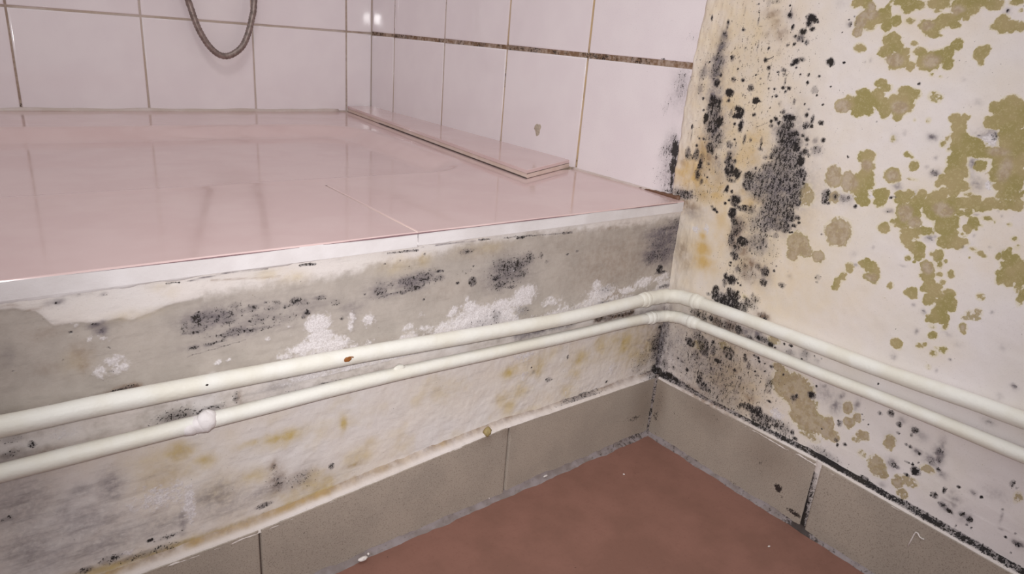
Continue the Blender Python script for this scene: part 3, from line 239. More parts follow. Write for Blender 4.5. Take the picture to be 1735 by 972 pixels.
    (-462.9,118.5,6.6,4.9,0.6),(-411.2,119.1,15.1,5.2,0.8),(-432,121.5,8.6,2.5,0.6),(-489,117.9,13.4,11,0.35),(-433.3,94.1,11.6,7,0.5),(-472.6,113.6,5.1,4.9,0.4),(-495.2,131.4,14.2,7.7,0.28),(-364.3,116.1,2.4,7.4,0.6),
    (-352.1,83.7,10.8,7.8,0.45),(-383.6,68,25.2,11.5,0.4),(-453.6,92.9,12.4,8.5,0.3),(-480.8,58.3,15.7,3.8,0.8),(-502,57.4,14.8,4.7,0.6),
  ],
  'white': [
    (-507,202,8.3,7.7,0.62),(-515.7,199.1,5.4,5.5,0.62),(-510.8,219.1,6.5,2.7,0.5),(-517.2,220.4,2.6,5.4,0.5),(-501.5,199.3,3.4,4.2,0.6),(-545.6,240.6,2.8,1.9,0.4),(-518.8,230.3,18.3,2.6,0.4),(-381.6,201.8,10.3,7.4,1),
    (-380.2,192.3,11.2,6.7,0.95),(-389.9,186,15.7,5,0.9),(-369.7,183.3,12.4,6.9,0.85),(-405.5,182.8,9.1,3.3,0.65),(-357,194.4,3.4,6.9,0.6),(-416.8,198.4,2.9,2.4,0.55),(-401.7,204.2,3,1.2,0.5),(-449.7,188.3,2.7,1.9,0.75),
    (-442.9,188.3,2.4,1.6,0.7),(-401.2,197.5,2.3,1.6,0.4),(-409.7,190.4,2.2,1.6,0.4),(-427.5,186.3,4.3,2.4,0.35),(-237.7,179.9,39.7,11,0.95),(-251.7,191.2,9.8,5.8,0.85),(-256.4,197.8,3.2,3.8,0.65),(-199.5,192,11,10.2,0.85),
    (-221.2,185.8,17.5,8.1,0.85),(-268.6,190.5,7.4,5.7,0.75),(-298.9,193.3,7.8,3.7,0.45),(-342.4,197.1,5.3,5.2,0.75),(-357,199.9,3.4,6.8,0.65),(-310.1,185.4,7.7,3.7,0.65),(-295.5,181.6,7.9,2.8,0.65),(-210.6,219.3,5.9,5.9,0.5),
    (-314.9,220.1,3.7,1.2,0.5),(-41.9,181,20,6,0.75),(-64.7,176.5,16,4.7,0.75),(-102.7,179.3,22.4,8,0.85),(-109.9,188.1,8.8,5.6,0.75),(-86.5,171,15.4,5.8,0.6),(-194.7,194.4,13.5,8.2,0.85),(-202.4,187.7,18.2,6.2,0.85),
    (-164.4,181.1,15.8,5.4,0.65),(-13.1,184.9,12.2,6.1,0.55),(-17.2,180.7,17.4,4.9,0.65),(-50.5,236.7,9.6,1.6,0.4),(-190.6,133.2,19.3,6.7,0.6),(-70.8,92.1,13.2,11.7,0.5),(-120.4,80.2,30.3,7.6,0.4),(-188.5,114.1,7.8,9.1,0.5),
    (-145.1,135.2,16.9,4.6,0.5),(-491.7,100.9,22.1,11.3,0.6),(-474.4,88.9,5.2,18.4,0.75),(-503.1,111.9,11.8,6.2,0.4),(-513.7,66.4,7.1,3.3,0.5),(-537.3,163.4,15.2,5.5,0.5),
  ],
}
TILE_MOULD = {
  'black': [
    (21,307.9,5.7,9.4,1),(20.5,291.6,4.1,11.7,0.95),(18.9,276.5,2.5,8.6,0.95),(16.9,266.8,1.9,4.3,0.9),(30.6,306.3,8.3,6.4,0.5),(27.4,290.4,8.3,16,0.28),(34.1,302.4,7,4.3,0.36),(24.5,318.1,4.1,4.2,0.6),
    (41.1,344.7,4.2,6.2,0.25),(38.8,297.2,7.1,4.3,0.25),(36.4,277.4,8.5,10.9,0.2),(23.9,273.2,5.5,6.5,0.35),(21,265.9,8.3,1.3,0.7),(25.3,369.2,7.9,14,0.3),(34.5,353.8,8.2,6.1,0.2),(23.8,378.5,1.6,1.4,0.8),
    (19.7,412.5,7.7,5.8,0.18),(53.2,391.5,2.8,0.8,0.9),(37.7,390.1,4,0.9,0.8),(21.4,389.3,7.8,1.2,0.6),(12.1,388.5,1.8,1.4,0.6),
  ],
  'violet': [
    (25.7,310.4,8.2,12.6,0.5),(26.3,285,8.3,21.4,0.35),(18.4,281,6.8,16,0.5),(24.9,367.2,10.6,18.1,0.35),
  ],
  'brown': [
    (24.1,259.6,8.4,1.7,0.9),(15.6,260.3,8.2,2.7,0.9),(36,260.4,5.7,1.1,0.6),
  ],
}
STROKES_RIGHT = [('black',[(-63.8,399.3),(-69.1,401.7)],0.4,0.9),('black',[(-66.5,342.4),(-75.8,347.5)],0.3,0.8),('black',[(-0.1,69.6),(-17.5,75.5),(-33.8,75.9),(-61.6,72.4),(-91.5,71.0),(-116.5,72.8),(-142.6,73.5),(-166.4,73.6),(-192.6,71.3),(-208.8,71.8)],2.0,0.85),('black',[(-196.9,74.7),(-209.5,75.0),(-230.7,75.1),(-249.2,74.2),(-265.9,73.7)],0.9,0.9),('black',[(-230.6,75.6),(-233.5,75.7)],2.5,0.9),('black',[(-229.3,75.5),(-248.4,73.2),(-265.6,74.7),(-286.8,74.0),(-303.0,72.8),(-318.4,72.4),(-333.4,71.3),(-349.6,70.6)],1.3,0.75)]
STROKES_LEFT = [('black',[(-475.2,247.0),(-468.0,246.3)],0.5,0.95),('black',[(-463.7,246.6),(-460.7,246.7)],0.4,0.8),('black',[(-393.7,247.1),(-383.1,246.6)],0.9,0.9),('violet',[(-461.8,246.8),(-440.6,248.3),(-414.7,247.7)],0.3,0.9),('brown',[(-449.9,245.0),(-421.3,242.2),(-407.1,241.2)],0.6,0.4),('black',[(-467.5,196.7),(-447.7,198.7),(-431.0,200.6)],0.4,0.62),('black',[(-421.6,205.0),(-408.4,206.7)],0.3,0.5),('black',[(-332.6,251.2),(-314.8,250.8)],0.7,0.4),('black',[(-329.0,247.1),(-306.5,246.4)],0.7,0.6),('black',[(-315.7,247.4),(-303.7,246.4)],0.8,0.85),('black',[(-313.9,250.0),(-298.2,248.5)],0.3,0.6),('violet',[(-288.7,248.5),(-251.5,247.8)],0.3,0.9),('black',[(-248.4,248.1),(-237.7,247.6)],0.6,0.9),('black',[(-223.4,246.9),(-195.0,246.1)],0.7,0.6),('black',[(-208.6,245.5),(-202.8,245.4)],0.9,0.9),('black',[(-219.8,246.8),(-192.1,245.5)],0.7,0.62),('black',[(-192.1,245.5),(-160.1,244.5)],0.6,0.62),('black',[(-159.4,244.4),(-149.8,244.0)],1.2,0.7),('black',[(-210.1,245.1),(-203.7,245.0)],0.9,0.9),('violet',[(-221.0,259.2),(-172.1,260.2),(-109.2,258.6)],0.4,0.5),('brown',[(-103.9,151.8),(-53.3,150.5)],2.8,1.0),('black',[(-103.9,151.8),(-53.3,150.5)],2.6,0.55),('violet',[(-201.5,154.8),(-170.1,154.2)],3.2,0.7),('violet',[(-162.3,154.2),(-134.0,153.5)],2.7,0.55),('violet',[(-50.8,146.2),(-17.6,144.9)],3.7,0.4),('brown',[(-177.5,72.4),(-107.1,70.5),(-5.3,65.6)],1.4,0.5),('ochre',[(-549.5,61.8),(-526.5,60.5),(-501.9,58.3),(-469.9,57.9),(-416.6,56.2),(-383.7,62.2),(-344.7,61.3)],3.5,0.65),('brown',[(-549.3,63.4),(-526.4,61.3),(-501.8,59.1),(-469.8,58.7),(-416.6,58.1),(-383.7,63.2),(-344.7,62.3)],2.5,0.5),('black',[(-464.9,155.1),(-461.6,156.7)],0.9,0.95),('black',[(-514.7,181.7),(-506.6,183.8),(-497.5,183.6)],1.4,0.6),('brown',[(-514.7,181.7),(-506.6,183.8),(-497.5,183.6)],2.5,0.8)]
BOUND_TOP = [(-555.8,245.9),(-540.9,241.5),(-533.9,232.2),(-513.0,228.8),(-494.8,229.1),(-470.3,234.5),(-442.6,236.9),(-405.1,235.8),(-354.7,236.9),(-307.4,239.4),(-254.7,246.1),(-195.1,247.4),(-126.6,244.5),(-47.9,243.5),(-4.6,245.4)]
BOUND_LOW = [(-565.1,180.3),(-528.1,186.4),(-474.4,183.5),(-438.4,183.9),(-410.9,187.2),(-390.2,187.5),(-354.6,183.0),(-305.4,181.5),(-278.9,186.4),(-207.8,186.5),(-166.8,177.6),(-131.1,178.9),(-67.1,173.0),(-33.6,177.0),(7.2,178.5)]
SK_U = {'L': [-900,-655,-511,-432,-208,-127,-8],'R': [-600,-400,-281,-198,-160,-8]}
SK_TOP = {'L': [46.5,50,53.5,54.6,71.0,70.6,70.2],'R': [64,66,69.5,72.5,72.3,70]}
SK_MOULD_L = [('black',-33.7,27.1,10.8,3.9,0.8),('black',-45.7,27.9,5.8,3.1,0.5),('black',-16.7,35.2,8.1,38.8,0.3),('brown',-21.7,36.7,20.0,38.6,0.35),('brown',-231.3,70.1,9.2,11.1,0.3),('black',-360.9,18.8,1.5,1.2,0.9),('black',-398.8,37.2,0.9,1.6,0.9),('brown',-208.7,66.0,8.3,6.3,0.3)]
SK_MOULD_R = [('black',-166.1,26.2,4.8,4.6,1.0),('black',-18.3,38.0,4.6,26.4,0.42),('black',-14.9,25.3,3.9,4.7,0.8),('black',-41.5,40.4,7.2,1.9,0.5),('black',-71.7,58.0,26.8,12.3,0.22),('black',-138.7,37.7,17.2,11.6,0.27),('black',-76.1,71.7,3.9,3.0,0.8),('black',-89.6,59.1,2.6,2.4,0.6),('black',-144.4,41.1,4.0,2.3,0.7),('black',-185.1,12.4,9.3,3.4,0.9),('brown',-78.3,61.4,32.9,18.3,0.3),('brown',-148.0,52.9,33.4,22.8,0.3),('black',-171.2,20.2,2.1,1.7,0.7),('black',-31.0,69.0,5.8,2.5,0.4),('brown',-15.5,43.8,10.7,32.9,0.4),('black',-204.3,67.3,3.8,4.2,0.3),('brown',-312.7,80.6,20.4,18.1,0.15)]
DRIP = [(-279.1,43.0),(-280.0,50.0),(-280.7,55.7),(-281.4,58.4),(-282.8,58.3),(-284.7,56.2),(-286.6,55.8),(-288.2,56.4)]
KNOB = (-230.0,-6.0,71.0)
UP_L = [(-900.0,-9.0,187.0),(-700.0,-9.0,184.5),(-565.4,-9.0,181.4),(-524.0,-9.0,181.2),(-476.8,-9.0,180.1),(-422.4,-9.0,178.4),(-358.9,-9.0,176.4),(-294.6,-9.0,172.9),(-225.5,-9.0,169.4),(-152.0,-9.0,166.1),(-75.3,-9.0,166.4),(-46.6,-9.0,166.4)]
UP_R = [(-9.0,-40.2,169.1),(-9.0,-96.0,171.7),(-9.0,-138.8,172.6),(-9.0,-177.4,173.8),(-9.0,-217.4,175.0),(-9.0,-253.3,176.9),(-9.0,-289.7,179.1),(-9.0,-320.9,180.3),(-9.0,-450.0,186.0),(-9.0,-700.0,192.0)]
LO_L = [(-900.0,-9.0,152.0),(-700.0,-9.0,153.5),(-569.4,-9.0,153.1),(-536.0,-9.0,153.1),(-499.0,-9.0,153.1),(-461.3,-9.0,153.3),(-411.3,-9.0,153.5),(-358.9,-9.0,153.5),(-293.7,-9.0,152.2),(-223.7,-9.0,149.9),(-149.4,-9.0,147.5),(-71.4,-9.0,146.1),(-33.0,-9.0,144.2)]
LO_R = [(-9.0,-40.4,146.9),(-9.0,-81.3,148.4),(-9.0,-126.1,149.9),(-9.0,-183.0,151.3),(-9.0,-223.1,153.1),(-9.0,-259.4,154.4),(-9.0,-296.3,155.2),(-9.0,-327.9,155.8),(-9.0,-450.0,160.0),(-9.0,-700.0,164.0)]
JOINT_BLOBS = [((-461.5,-10.0,154.3),7.0,(0.95,0.95,1.05),3),((-465.9,-10.0,153.0),6.5,(1.3,0.9,0.92),8),((-471.3,-9.0,152.4),6.0,(1.3,0.9,0.92),5)]
LUMP2 = (-322.0,-9.0,157.0)
RUST = (-366.7,-15.0,177.6)
RUST_CURL = [(-366.8,-15.2,179.1),(-365.4,-15.2,179.4),(-363.6,-15.2,179.0),(-362.3,-15.2,178.5)]
SPECK_P = (-460.6,-14.8,181.9)
HOSE = [(-377.6,686.0,760.0),(-375.6,664.0,752.0),(-362.6,660.0,690.0),(-325.6,662.0,540.0),(-287.6,664.0,414.1),(-282.2,664.0,394.8),(-275.8,664.0,375.9),(-265.3,664.0,356.9),(-253.9,664.0,345.4),(-242.7,664.0,341.9),(-230.9,664.0,345.4),(-217.6,664.0,356.3),(-208.3,664.0,374.0),(-201.2,664.0,397.2),(-197.0,664.0,421.5),(-189.0,662.0,540.0),(-183.0,660.0,690.0),(-182.0,664.0,752.0),(-182.0,686.0,760.0)]
LEDGE_Z = 270.5
LEDGE_POLY = [(0.3,173.4),(-95.5,133.4),(-43.9,681.0),(0.3,681.0)]
CRUMBS = [((-353.8,-14.8,-3.5),3.0,(1.3,0.8,0.6),'largest white plaster crumb lying against the grey skirting'),((-347.6,-11.6,-4.0),1.3,(1,0.8,0.7),'tiny white crumb beside the largest plaster crumb'),((-224.3,-7.2,-0.7),1.7,(1.1,0.8,0.7),'white plaster crumb on the sealant left of the skirting joint'),((-85.9,-47.6,-1.0),1.1,(1,0.8,0.5),'white speck of plaster lying on the open red floor'),((-52.3,-191.2,-1.0),1.2,(1,0.8,0.5),'white speck of plaster on the floor below the black mould spot'),((-157.8,-10.4,0.7),1.8,(1.4,0.7,0.5),'pale crumb on the sealant right of the skirting joint')]

# ------------------------------------------------------------------ numpy helpers
_tab = rng.random((257, 257)).astype(np.float32)
def vnoise(A, B, sc, off=0.0):
    x = A/sc + 31.7*off + 4000; y = B/sc + 17.3*off + 4000
    xi = np.floor(x).astype(int); yi = np.floor(y).astype(int)
    fx = x-xi; fy = y-yi; fx = fx*fx*(3-2*fx); fy = fy*fy*(3-2*fy)
    xi %= 256; yi %= 256
    t = _tab
    return (t[yi, xi]*(1-fx)+t[yi, xi+1]*fx)*(1-fy) + (t[yi+1, xi]*(1-fx)+t[yi+1, xi+1]*fx)*fy
def fbm(A, B, sc, oct=4, off=0.0):
    v = 0; a = 1; n = 0
    for i in range(oct):
        v = v + a*vnoise(A, B, sc/2**i, off+i*3.1); n += a; a *= .55
    return v/n
def axis(*segs):
    out = []
    for a, b, st in segs:
        n = max(1, int(round(abs(b-a)/st)))
        out.append(np.linspace(a, b, n+1)[:-1])
    out.append(np.array([segs[-1][1]]))
    return np.concatenate(out)
CRISP = {'black', 'green', 'tan'}
def masks(a, b, blobs, strokes, warp=2.2):
    A, B = np.meshgrid(a, b)
    w1 = (fbm(A, B, 9, 4, 1.3)-.5)*2*warp; w2 = (fbm(A, B, 9, 4, 7.9)-.5)*2*warp
    w3 = (fbm(A, B, 2.5, 2, 4.4)-.5)*1.6; w4 = (fbm(A, B, 2.5, 2, 5.7)-.5)*1.6
    M = {k: np.zeros_like(A) for k in ('black', 'green', 'violet', 'cream', 'ochre', 'grey', 'brown', 'white', 'tan')}
    for lay, rows in blobs.items():
        m = M[lay]; crisp = lay in CRISP
        for (c, z, ra, rb, s) in rows:
            small = min(ra, rb)
            ext = 1.5 if crisp and s >= .62 else 2.4
            i0, i1 = np.searchsorted(a, c-ext*ra-3), np.searchsorted(a, c+ext*ra+3)
            j0, j1 = np.searchsorted(b, z-ext*rb-3), np.searchsorted(b, z+ext*rb+3)
            if i0 >= i1 or j0 >= j1: continue
            sl = (slice(j0, j1), slice(i0, i1))
            k = min(1.0, small/6.0) if crisp else 1.0
            dx = (A[sl]+w1[sl]*k+w3[sl]*min(1, small/3) - c)/ra; dy = (B[sl]+w2[sl]*k+w4[sl]*min(1, small/3) - z)/rb
            d = np.sqrt(dx*dx+dy*dy)
            if lay == 'black' and s < .62 and small > 3.5:
                v = s*1.12*np.exp(-(d**2)*.62)
            elif crisp:
                soft = min(.6, max(.25, 1.3/small))
                v = s*np.clip((1+soft-d)/(2*soft), 0, 1)
            else:
                v = s*np.exp(-(d**2)*.75)
            m[sl] = np.maximum(m[sl], v)
    for lay, pts, hw, s in strokes:
        m = M[lay]
        P = np.array(pts)
        for p, q in zip(P[:-1], P[1:]):
            lo = np.minimum(p, q)-hw*3-4; hi = np.maximum(p, q)+hw*3+4
            i0, i1 = np.searchsorted(a, lo[0]), np.searchsorted(a, hi[0]); j0, j1 = np.searchsorted(b, lo[1]), np.searchsorted(b, hi[1])
            if i0 >= i1 or j0 >= j1: continue
            sl = (slice(j0, j1), slice(i0, i1))
            kk = min(1, hw/2)
            X = A[sl]+w1[sl]*.5*kk+w3[sl]*kk-p[0]; Y = B[sl]+w2[sl]*.5*kk+w4[sl]*kk-p[1]
            e = q-p; L = e@e
            t = np.clip((X*e[0]+Y*e[1])/L, 0, 1)
            d = np.hypot(X-t*e[0], Y-t*e[1])/hw
            wid = .35+.65*vnoise(A[sl], B[sl], 7, 9.1)
            v = s*np.clip((1.5-d)/1.0, 0, 1)*(.6+.4*wid) if lay in CRISP else s*np.exp(-d*d*.8)
            m[sl] = np.maximum(m[sl], v)
    return A, B, M

def mesh_obj(name, verts, faces, mat=None, parent=None, smooth=False, mats=None, fmat=None):
    me = bpy.data.meshes.new(name)
    v = np.asarray(verts, dtype=np.float32)*S
    me.from_pydata([tuple(p) for p in v.tolist()], [], [tuple(f) for f in faces])
    for m in (mats or ([mat] if mat else [])): me.materials.append(m)
    if fmat is not None: me.polygons.foreach_set('material_index', np.asarray(fmat, dtype=np.int32))
    me.polygons.foreach_set('use_smooth', [smooth]*len(me.polygons))
    me.update()
    o = bpy.data.objects.new(name, me); COL.objects.link(o)
    if parent: o.parent = parent
    return o
def grid_obj(name, P, mat, parent=None, attrs=None, flip=False, skirt=None):
    """P: (nb, na, 3) array -> smooth grid mesh, optional colour attributes of shape (nb, na, 4)."""
    nb, na = P.shape[:2]
    me = bpy.data.meshes.new(name)
    idx = np.arange(nb*na).reshape(nb, na)
    q = np.stack([idx[:-1, :-1], idx[:-1, 1:], idx[1:, 1:], idx[1:, :-1]], -1).reshape(-1, 4)
    if flip: q = q[:, ::-1]
    nf = len(q)
    me.vertices.add(nb*na); me.vertices.foreach_set('co', (P.reshape(-1, 3)*S).astype(np.float32).ravel())
    me.loops.add(nf*4); me.loops.foreach_set('vertex_index', q.astype(np.int32).ravel())
    me.polygons.add(nf); me.polygons.foreach_set('loop_start', np.arange(0, nf*4, 4, dtype=np.int32))
    me.polygons.foreach_set('use_smooth', np.ones(nf, dtype=bool))
    me.update(calc_edges=True); me.validate()
    for k, arr in (attrs or {}).items():
        at = me.attributes.new(k, 'FLOAT_COLOR', 'POINT'); at.data.foreach_set('color', arr.astype(np.float32).reshape(-1))
    me.materials.append(mat)
    o = bpy.data.objects.new(name, me); COL.objects.link(o)
    if parent: o.parent = parent
    return o
def attr_pack(M):
    M = dict(M); M['black'] = np.interp(M['black'], [0, .12, .3, .6, .8, .92, 1], [0, .22, .36, .50, .60, .80, 1.0])
    st = lambda *k: np.stack([np.clip(M[x], 0, 1) if x else np.zeros_like(M['black']) for x in k], -1)
    return {'mould': st('black', 'green', 'violet', 'cream'), 'stain': st('ochre', 'grey', 'brown', 'white'), 'tone': st('tan', None, None, None)}
def empty(name, loc=(0, 0, 0)):
    o = bpy.data.objects.new(name, None); COL.objects.link(o); o.location = Vector(loc)*S; o.empty_display_size = .02
    return o
def tag(o, label, cat, group=None):
    o['label'] = label; o['category'] = cat
    if group: o['group'] = group
    return o
def structure(o, label=None):
    o['kind'] = 'structure'
    if label: o['label'] = label
    return o

# ------------------------------------------------------------------ materials
class NT:
    def __init__(s, name):
        s.m = bpy.data.materials.new(name); s.m.use_nodes = True; s.t = s.m.node_tree
        s.b = s.t.nodes['Principled BSDF']; s.co = s.n('ShaderNodeTexCoord').outputs['Object']
        mp = s.n('ShaderNodeVectorMath'); mp.operation = 'SCALE'; mp.inputs['Scale'].default_value = 1/S; s.l(s.co, mp.inputs[0]); s.P = mp.outputs[0]
    def n(s, ty): return s.t.nodes.new(ty)
    def l(s, a, b): s.t.links.new(a, b)
    def put(s, v, sock):
        if isinstance(v, bpy.types.NodeSocket): s.l(v, sock)
        else: sock.default_value = v
    def noise(s, size, detail=3, rough=.55, vec=None, dist=0.0):
        n = s.n('ShaderNodeTexNoise'); s.l(vec or s.P, n.inputs['Vector']); n.inputs['Scale'].default_value = 1/size
        n.inputs['Detail'].default_value = detail; n.inputs['Roughness'].default_value = rough; n.inputs['Distortion'].default_value = dist
        return n.outputs['Fac']
    def squash(s, sc):
        n = s.n('ShaderNodeVectorMath'); n.operation = 'MULTIPLY'; s.l(s.P, n.inputs[0]); n.inputs[1].default_value = sc; return n.outputs[0]
    def math(s, op, a, b=0.0, c=0.0, clamp=False):
        n = s.n('ShaderNodeMath'); n.operation = op; n.use_clamp = clamp
        s.put(a, n.inputs[0]); s.put(b, n.inputs[1]); s.put(c, n.inputs[2]); return n.outputs[0]
    def ramp(s, v, lo, hi, a=0.0, b=1.0):
        n = s.n('ShaderNodeMapRange'); n.interpolation_type = 'SMOOTHSTEP'; s.put(v, n.inputs[0])
        n.inputs[1].default_value = lo; n.inputs[2].default_value = hi; n.inputs[3].default_value = a; n.inputs[4].default_value = b; return n.outputs[0]
    def mix(s, f, a, b):
        n = s.n('ShaderNodeMix'); n.data_type = 'RGBA'; s.put(f, n.inputs[0]); s.put(a, n.inputs[6]); s.put(b, n.inputs[7]); return n.outputs[2]
    def attr(s, name):
        n = s.n('ShaderNodeAttribute'); n.attribute_name = name
        sep = s.n('ShaderNodeSeparateColor'); s.l(n.outputs['Color'], sep.inputs[0])
        return sep.outputs[0], sep.outputs[1], sep.outputs[2], n.outputs['Alpha']
    def bump(s, h, strength=.3, dist=.001, normal=None):
        n = s.n('ShaderNodeBump'); s.put(h, n.inputs['Height']); n.inputs['Strength'].default_value = strength; n.inputs['Distance'].default_value = dist
        if normal: s.l(normal, n.inputs['Normal'])
        return n.outputs[0]
    def done(s, col, rough=.6, normal=None, spec=.5, coat=0.0):
        s.put(col, s.b.inputs['Base Color']); s.put(rough, s.b.inputs['Roughness']); s.b.inputs['Specular IOR Level'].default_value = spec
        if coat: s.b.inputs['Coat Weight'].default_value = coat; s.b.inputs['Coat Roughness'].default_value = .04
        if normal: s.l(normal, s.b.inputs['Normal'])
        return s.m

def mouldy(name, base, base2, grey, rough=.8, bumpk=.35, glaze=False, streak=True, ochre=(206, 174, 116), halo=.70, brushed=False):
    t = NT(name)
    bl, gr, vi, cr_ = t.attr('mould'); oc, gy, br, wh = t.attr('stain'); ta, _, _, _ = t.attr('tone')
    big = t.noise(60, 3); mid = t.noise(14, 4); fine = t.noise(2.6, 3); vf = t.noise(1.1, 2); blot = t.noise(5.5, 3, .6)
    c = t.mix(t.ramp(big, .35, .65), base, base2)
    c = t.mix(t.math('MULTIPLY', cr_, t.ramp(mid, .2, .75, .55, 1.0)), c, srgb(221, 202, 170))
    if not glaze:
        wash = t.mix(t.ramp(t.noise(22, 4), .35, .7), grey, tuple(x*.86 for x in grey[:3])+(1,))
        c = t.mix(t.ramp(t.math('ADD', gy, t.math('MULTIPLY', t.math('SUBTRACT', blot, .5), .5)), .25, .75), c, wash)
    c = t.mix(t.math('MULTIPLY', br, t.ramp(blot, .35, .65, .6, 1.3), clamp=True), c, srgb(130, 103, 80))
    c = t.mix(t.math('MULTIPLY', oc, t.ramp(mid, .35, .65, .6, 1.3), clamp=True), c, srgb(*ochre))
    c = t.mix(t.math('MULTIPLY', vi, t.ramp(t.math('ADD', t.math('MULTIPLY', fine, .5), t.math('MULTIPLY', blot, .5)), .35, .62, .5, 1.25), clamp=True), c, srgb(122, 114, 119))
    if brushed:
        bs = t.noise(7, 4, .65, t.squash((.28, .28, 1.5)))
        c = t.mix(t.math('MULTIPLY', vi, t.ramp(bs, .42, .62, 0, .75), clamp=True), c, srgb(112, 103, 108))
        c = t.mix(t.ramp(bs, .52, .7, 0, .16), c, srgb(120, 110, 104))
    wf = t.ramp(t.math('ADD', wh, t.math('MULTIPLY', t.math('SUBTRACT', t.math('ADD', t.math('MULTIPLY', fine, .6), t.math('MULTIPLY', blot, .5)), .55), 1.3)), .34, .68)
    c = t.mix(wf, c, t.mix(t.ramp(vf, .42, .6), srgb(204, 197, 197), srgb(225, 219, 220)))
    # green colonies: halo, then crisp colony with paler pores
    c = t.mix(t.math('MULTIPLY', t.ramp(gr, .05, .45, 0, .55), t.math('SUBTRACT', 1.0, t.math('MULTIPLY', ta, .8))), c, srgb(214, 203, 168))
    gf = t.ramp(t.math('ADD', gr, t.math('MULTIPLY', t.math('SUBTRACT', t.math('ADD', t.math('MULTIPLY', blot, .45), t.math('MULTIPLY', fine, .55)), .5), 2.3)), .36, .62)
    gcol = t.mix(t.ramp(t.noise(24, 3), .38, .62), srgb(150, 138, 84), srgb(167, 150, 108))
    gcol = t.mix(t.math('MULTIPLY', ta, .9), gcol, srgb(163, 143, 117))
    gcol = t.mix(t.ramp(t.math('ADD', t.math('MULTIPLY', fine, .5), t.math('MULTIPLY', vf, .5)), .5, .64, 0, .5), gcol, srgb(190, 176, 134))
    c = t.mix(t.math('MULTIPLY', gf, t.math('SUBTRACT', .95, t.math('MULTIPLY', ta, t.ramp(blot, .4, .6, .0, .22)))), c, gcol)
    # black mould: density mask broken up by fine noise
    if streak:
        sv = t.noise(2.2, 3, .6, t.squash((1, 1, .45)))
        nz = t.math('ADD', t.math('MULTIPLY', sv, .55), t.math('MULTIPLY', vf, .45))
    else:
        nz = t.math('ADD', t.math('MULTIPLY', fine, .5), t.math('MULTIPLY', vf, .5))
    v = t.math('ADD', bl, t.math('MULTIPLY', t.math('SUBTRACT', nz, .5), 2.7))
    c = t.mix(t.math('MULTIPLY', t.ramp(bl, .18, .62), halo), c, srgb(94, 88, 92))
    c = t.mix(t.ramp(v, .42, .70, 0, .96), c, t.mix(t.ramp(mid, .4, .6), srgb(24, 20, 22), srgb(36, 31, 27)))
    c = t.mix(t.math('MULTIPLY', t.ramp(vf, .55, .75), .10), c, srgb(120, 112, 105))
    if glaze:
        r = t.ramp(v, .3, .8, .10, .7); nrm = None
        return t.done(c, r, nrm, .5, 0)
    h = t.math('ADD', t.math('MULTIPLY', blot, .6), t.math('MULTIPLY', fine, .4))
    h = t.math('ADD', h, t.math('MULTIPLY', wf, .35)); h = t.math('ADD', h, t.math('MULTIPLY', gf, .12))
    return t.done(c, rough, t.bump(h, bumpk, .0012), .25)

def glossy(name, col, var, rough=.1, wob=.02):
    t = NT(name)
    c = t.mix(t.ramp(t.noise(70, 3), .35, .65), col, var)
    c = t.mix(t.ramp(t.noise(3, 2), .62, .8, 0, .12), c, tuple(x*.8 for x in col[:3])+(1,))
    return t.done(c, t.ramp(t.noise(40, 3), .3, .7, rough*.7, rough*1.4), t.bump(t.noise(45, 1), wob, .004), .5)
def painted(name, col, var, rough=.45, bk=.25):
    t = NT(name)
    c = t.mix(t.ramp(t.noise(30, 3), .35, .65), col, var)
    c = t.mix(t.ramp(t.noise(9, 4, .7), .66, .8, 0, .35), c, tuple(x*.7 for x in col[:3])+(1,))
    return t.done(c, rough, t.bump(t.math('ADD', t.noise(6, 3), t.math('MULTIPLY', t.noise(1.8, 2), .35)), bk, .0012), .4)

M_RIGHT = mouldy('mouldy_white_plaster', srgb(226, 219, 219), srgb(223, 216, 212), srgb(170, 160, 150), streak=True, bumpk=.22)
M_LEFT = mouldy('damp_plaster', srgb(219, 213, 211), srgb(220, 212, 208), srgb(184, 175, 167), streak=False, bumpk=.40, ochre=(194, 172, 120), brushed=True)
M_TILE = glossy('white_glaze', srgb(237, 228, 229), srgb(233, 223, 225), .06)
M_TILE_M = mouldy('white_glaze_mouldy', srgb(237, 228, 229), srgb(233, 223, 225), srgb(200, 190, 190), glaze=True, streak=True, halo=.3)
M_PINK = glossy('pink_glaze', srgb(218, 193, 190), srgb(213, 186, 183), .10, .012)
M_EDGE = painted('white_paint_edge', srgb(226, 221, 222), srgb(216, 210, 210), .6)
M_PIPE = painted('cream_pipe_paint', srgb(231, 229, 222), srgb(225, 221, 209), .45, .4)
M_PIPE2 = painted('white_filler', srgb(230, 224, 224), srgb(214, 208, 208), .6, .6)
M_MORT = painted('pale_mortar', srgb(206, 192, 178), srgb(190, 172, 150), .8, .5)
M_LEDGE = painted('beige_mortar', srgb(222, 202, 192), srgb(214, 192, 178), .5, .2)

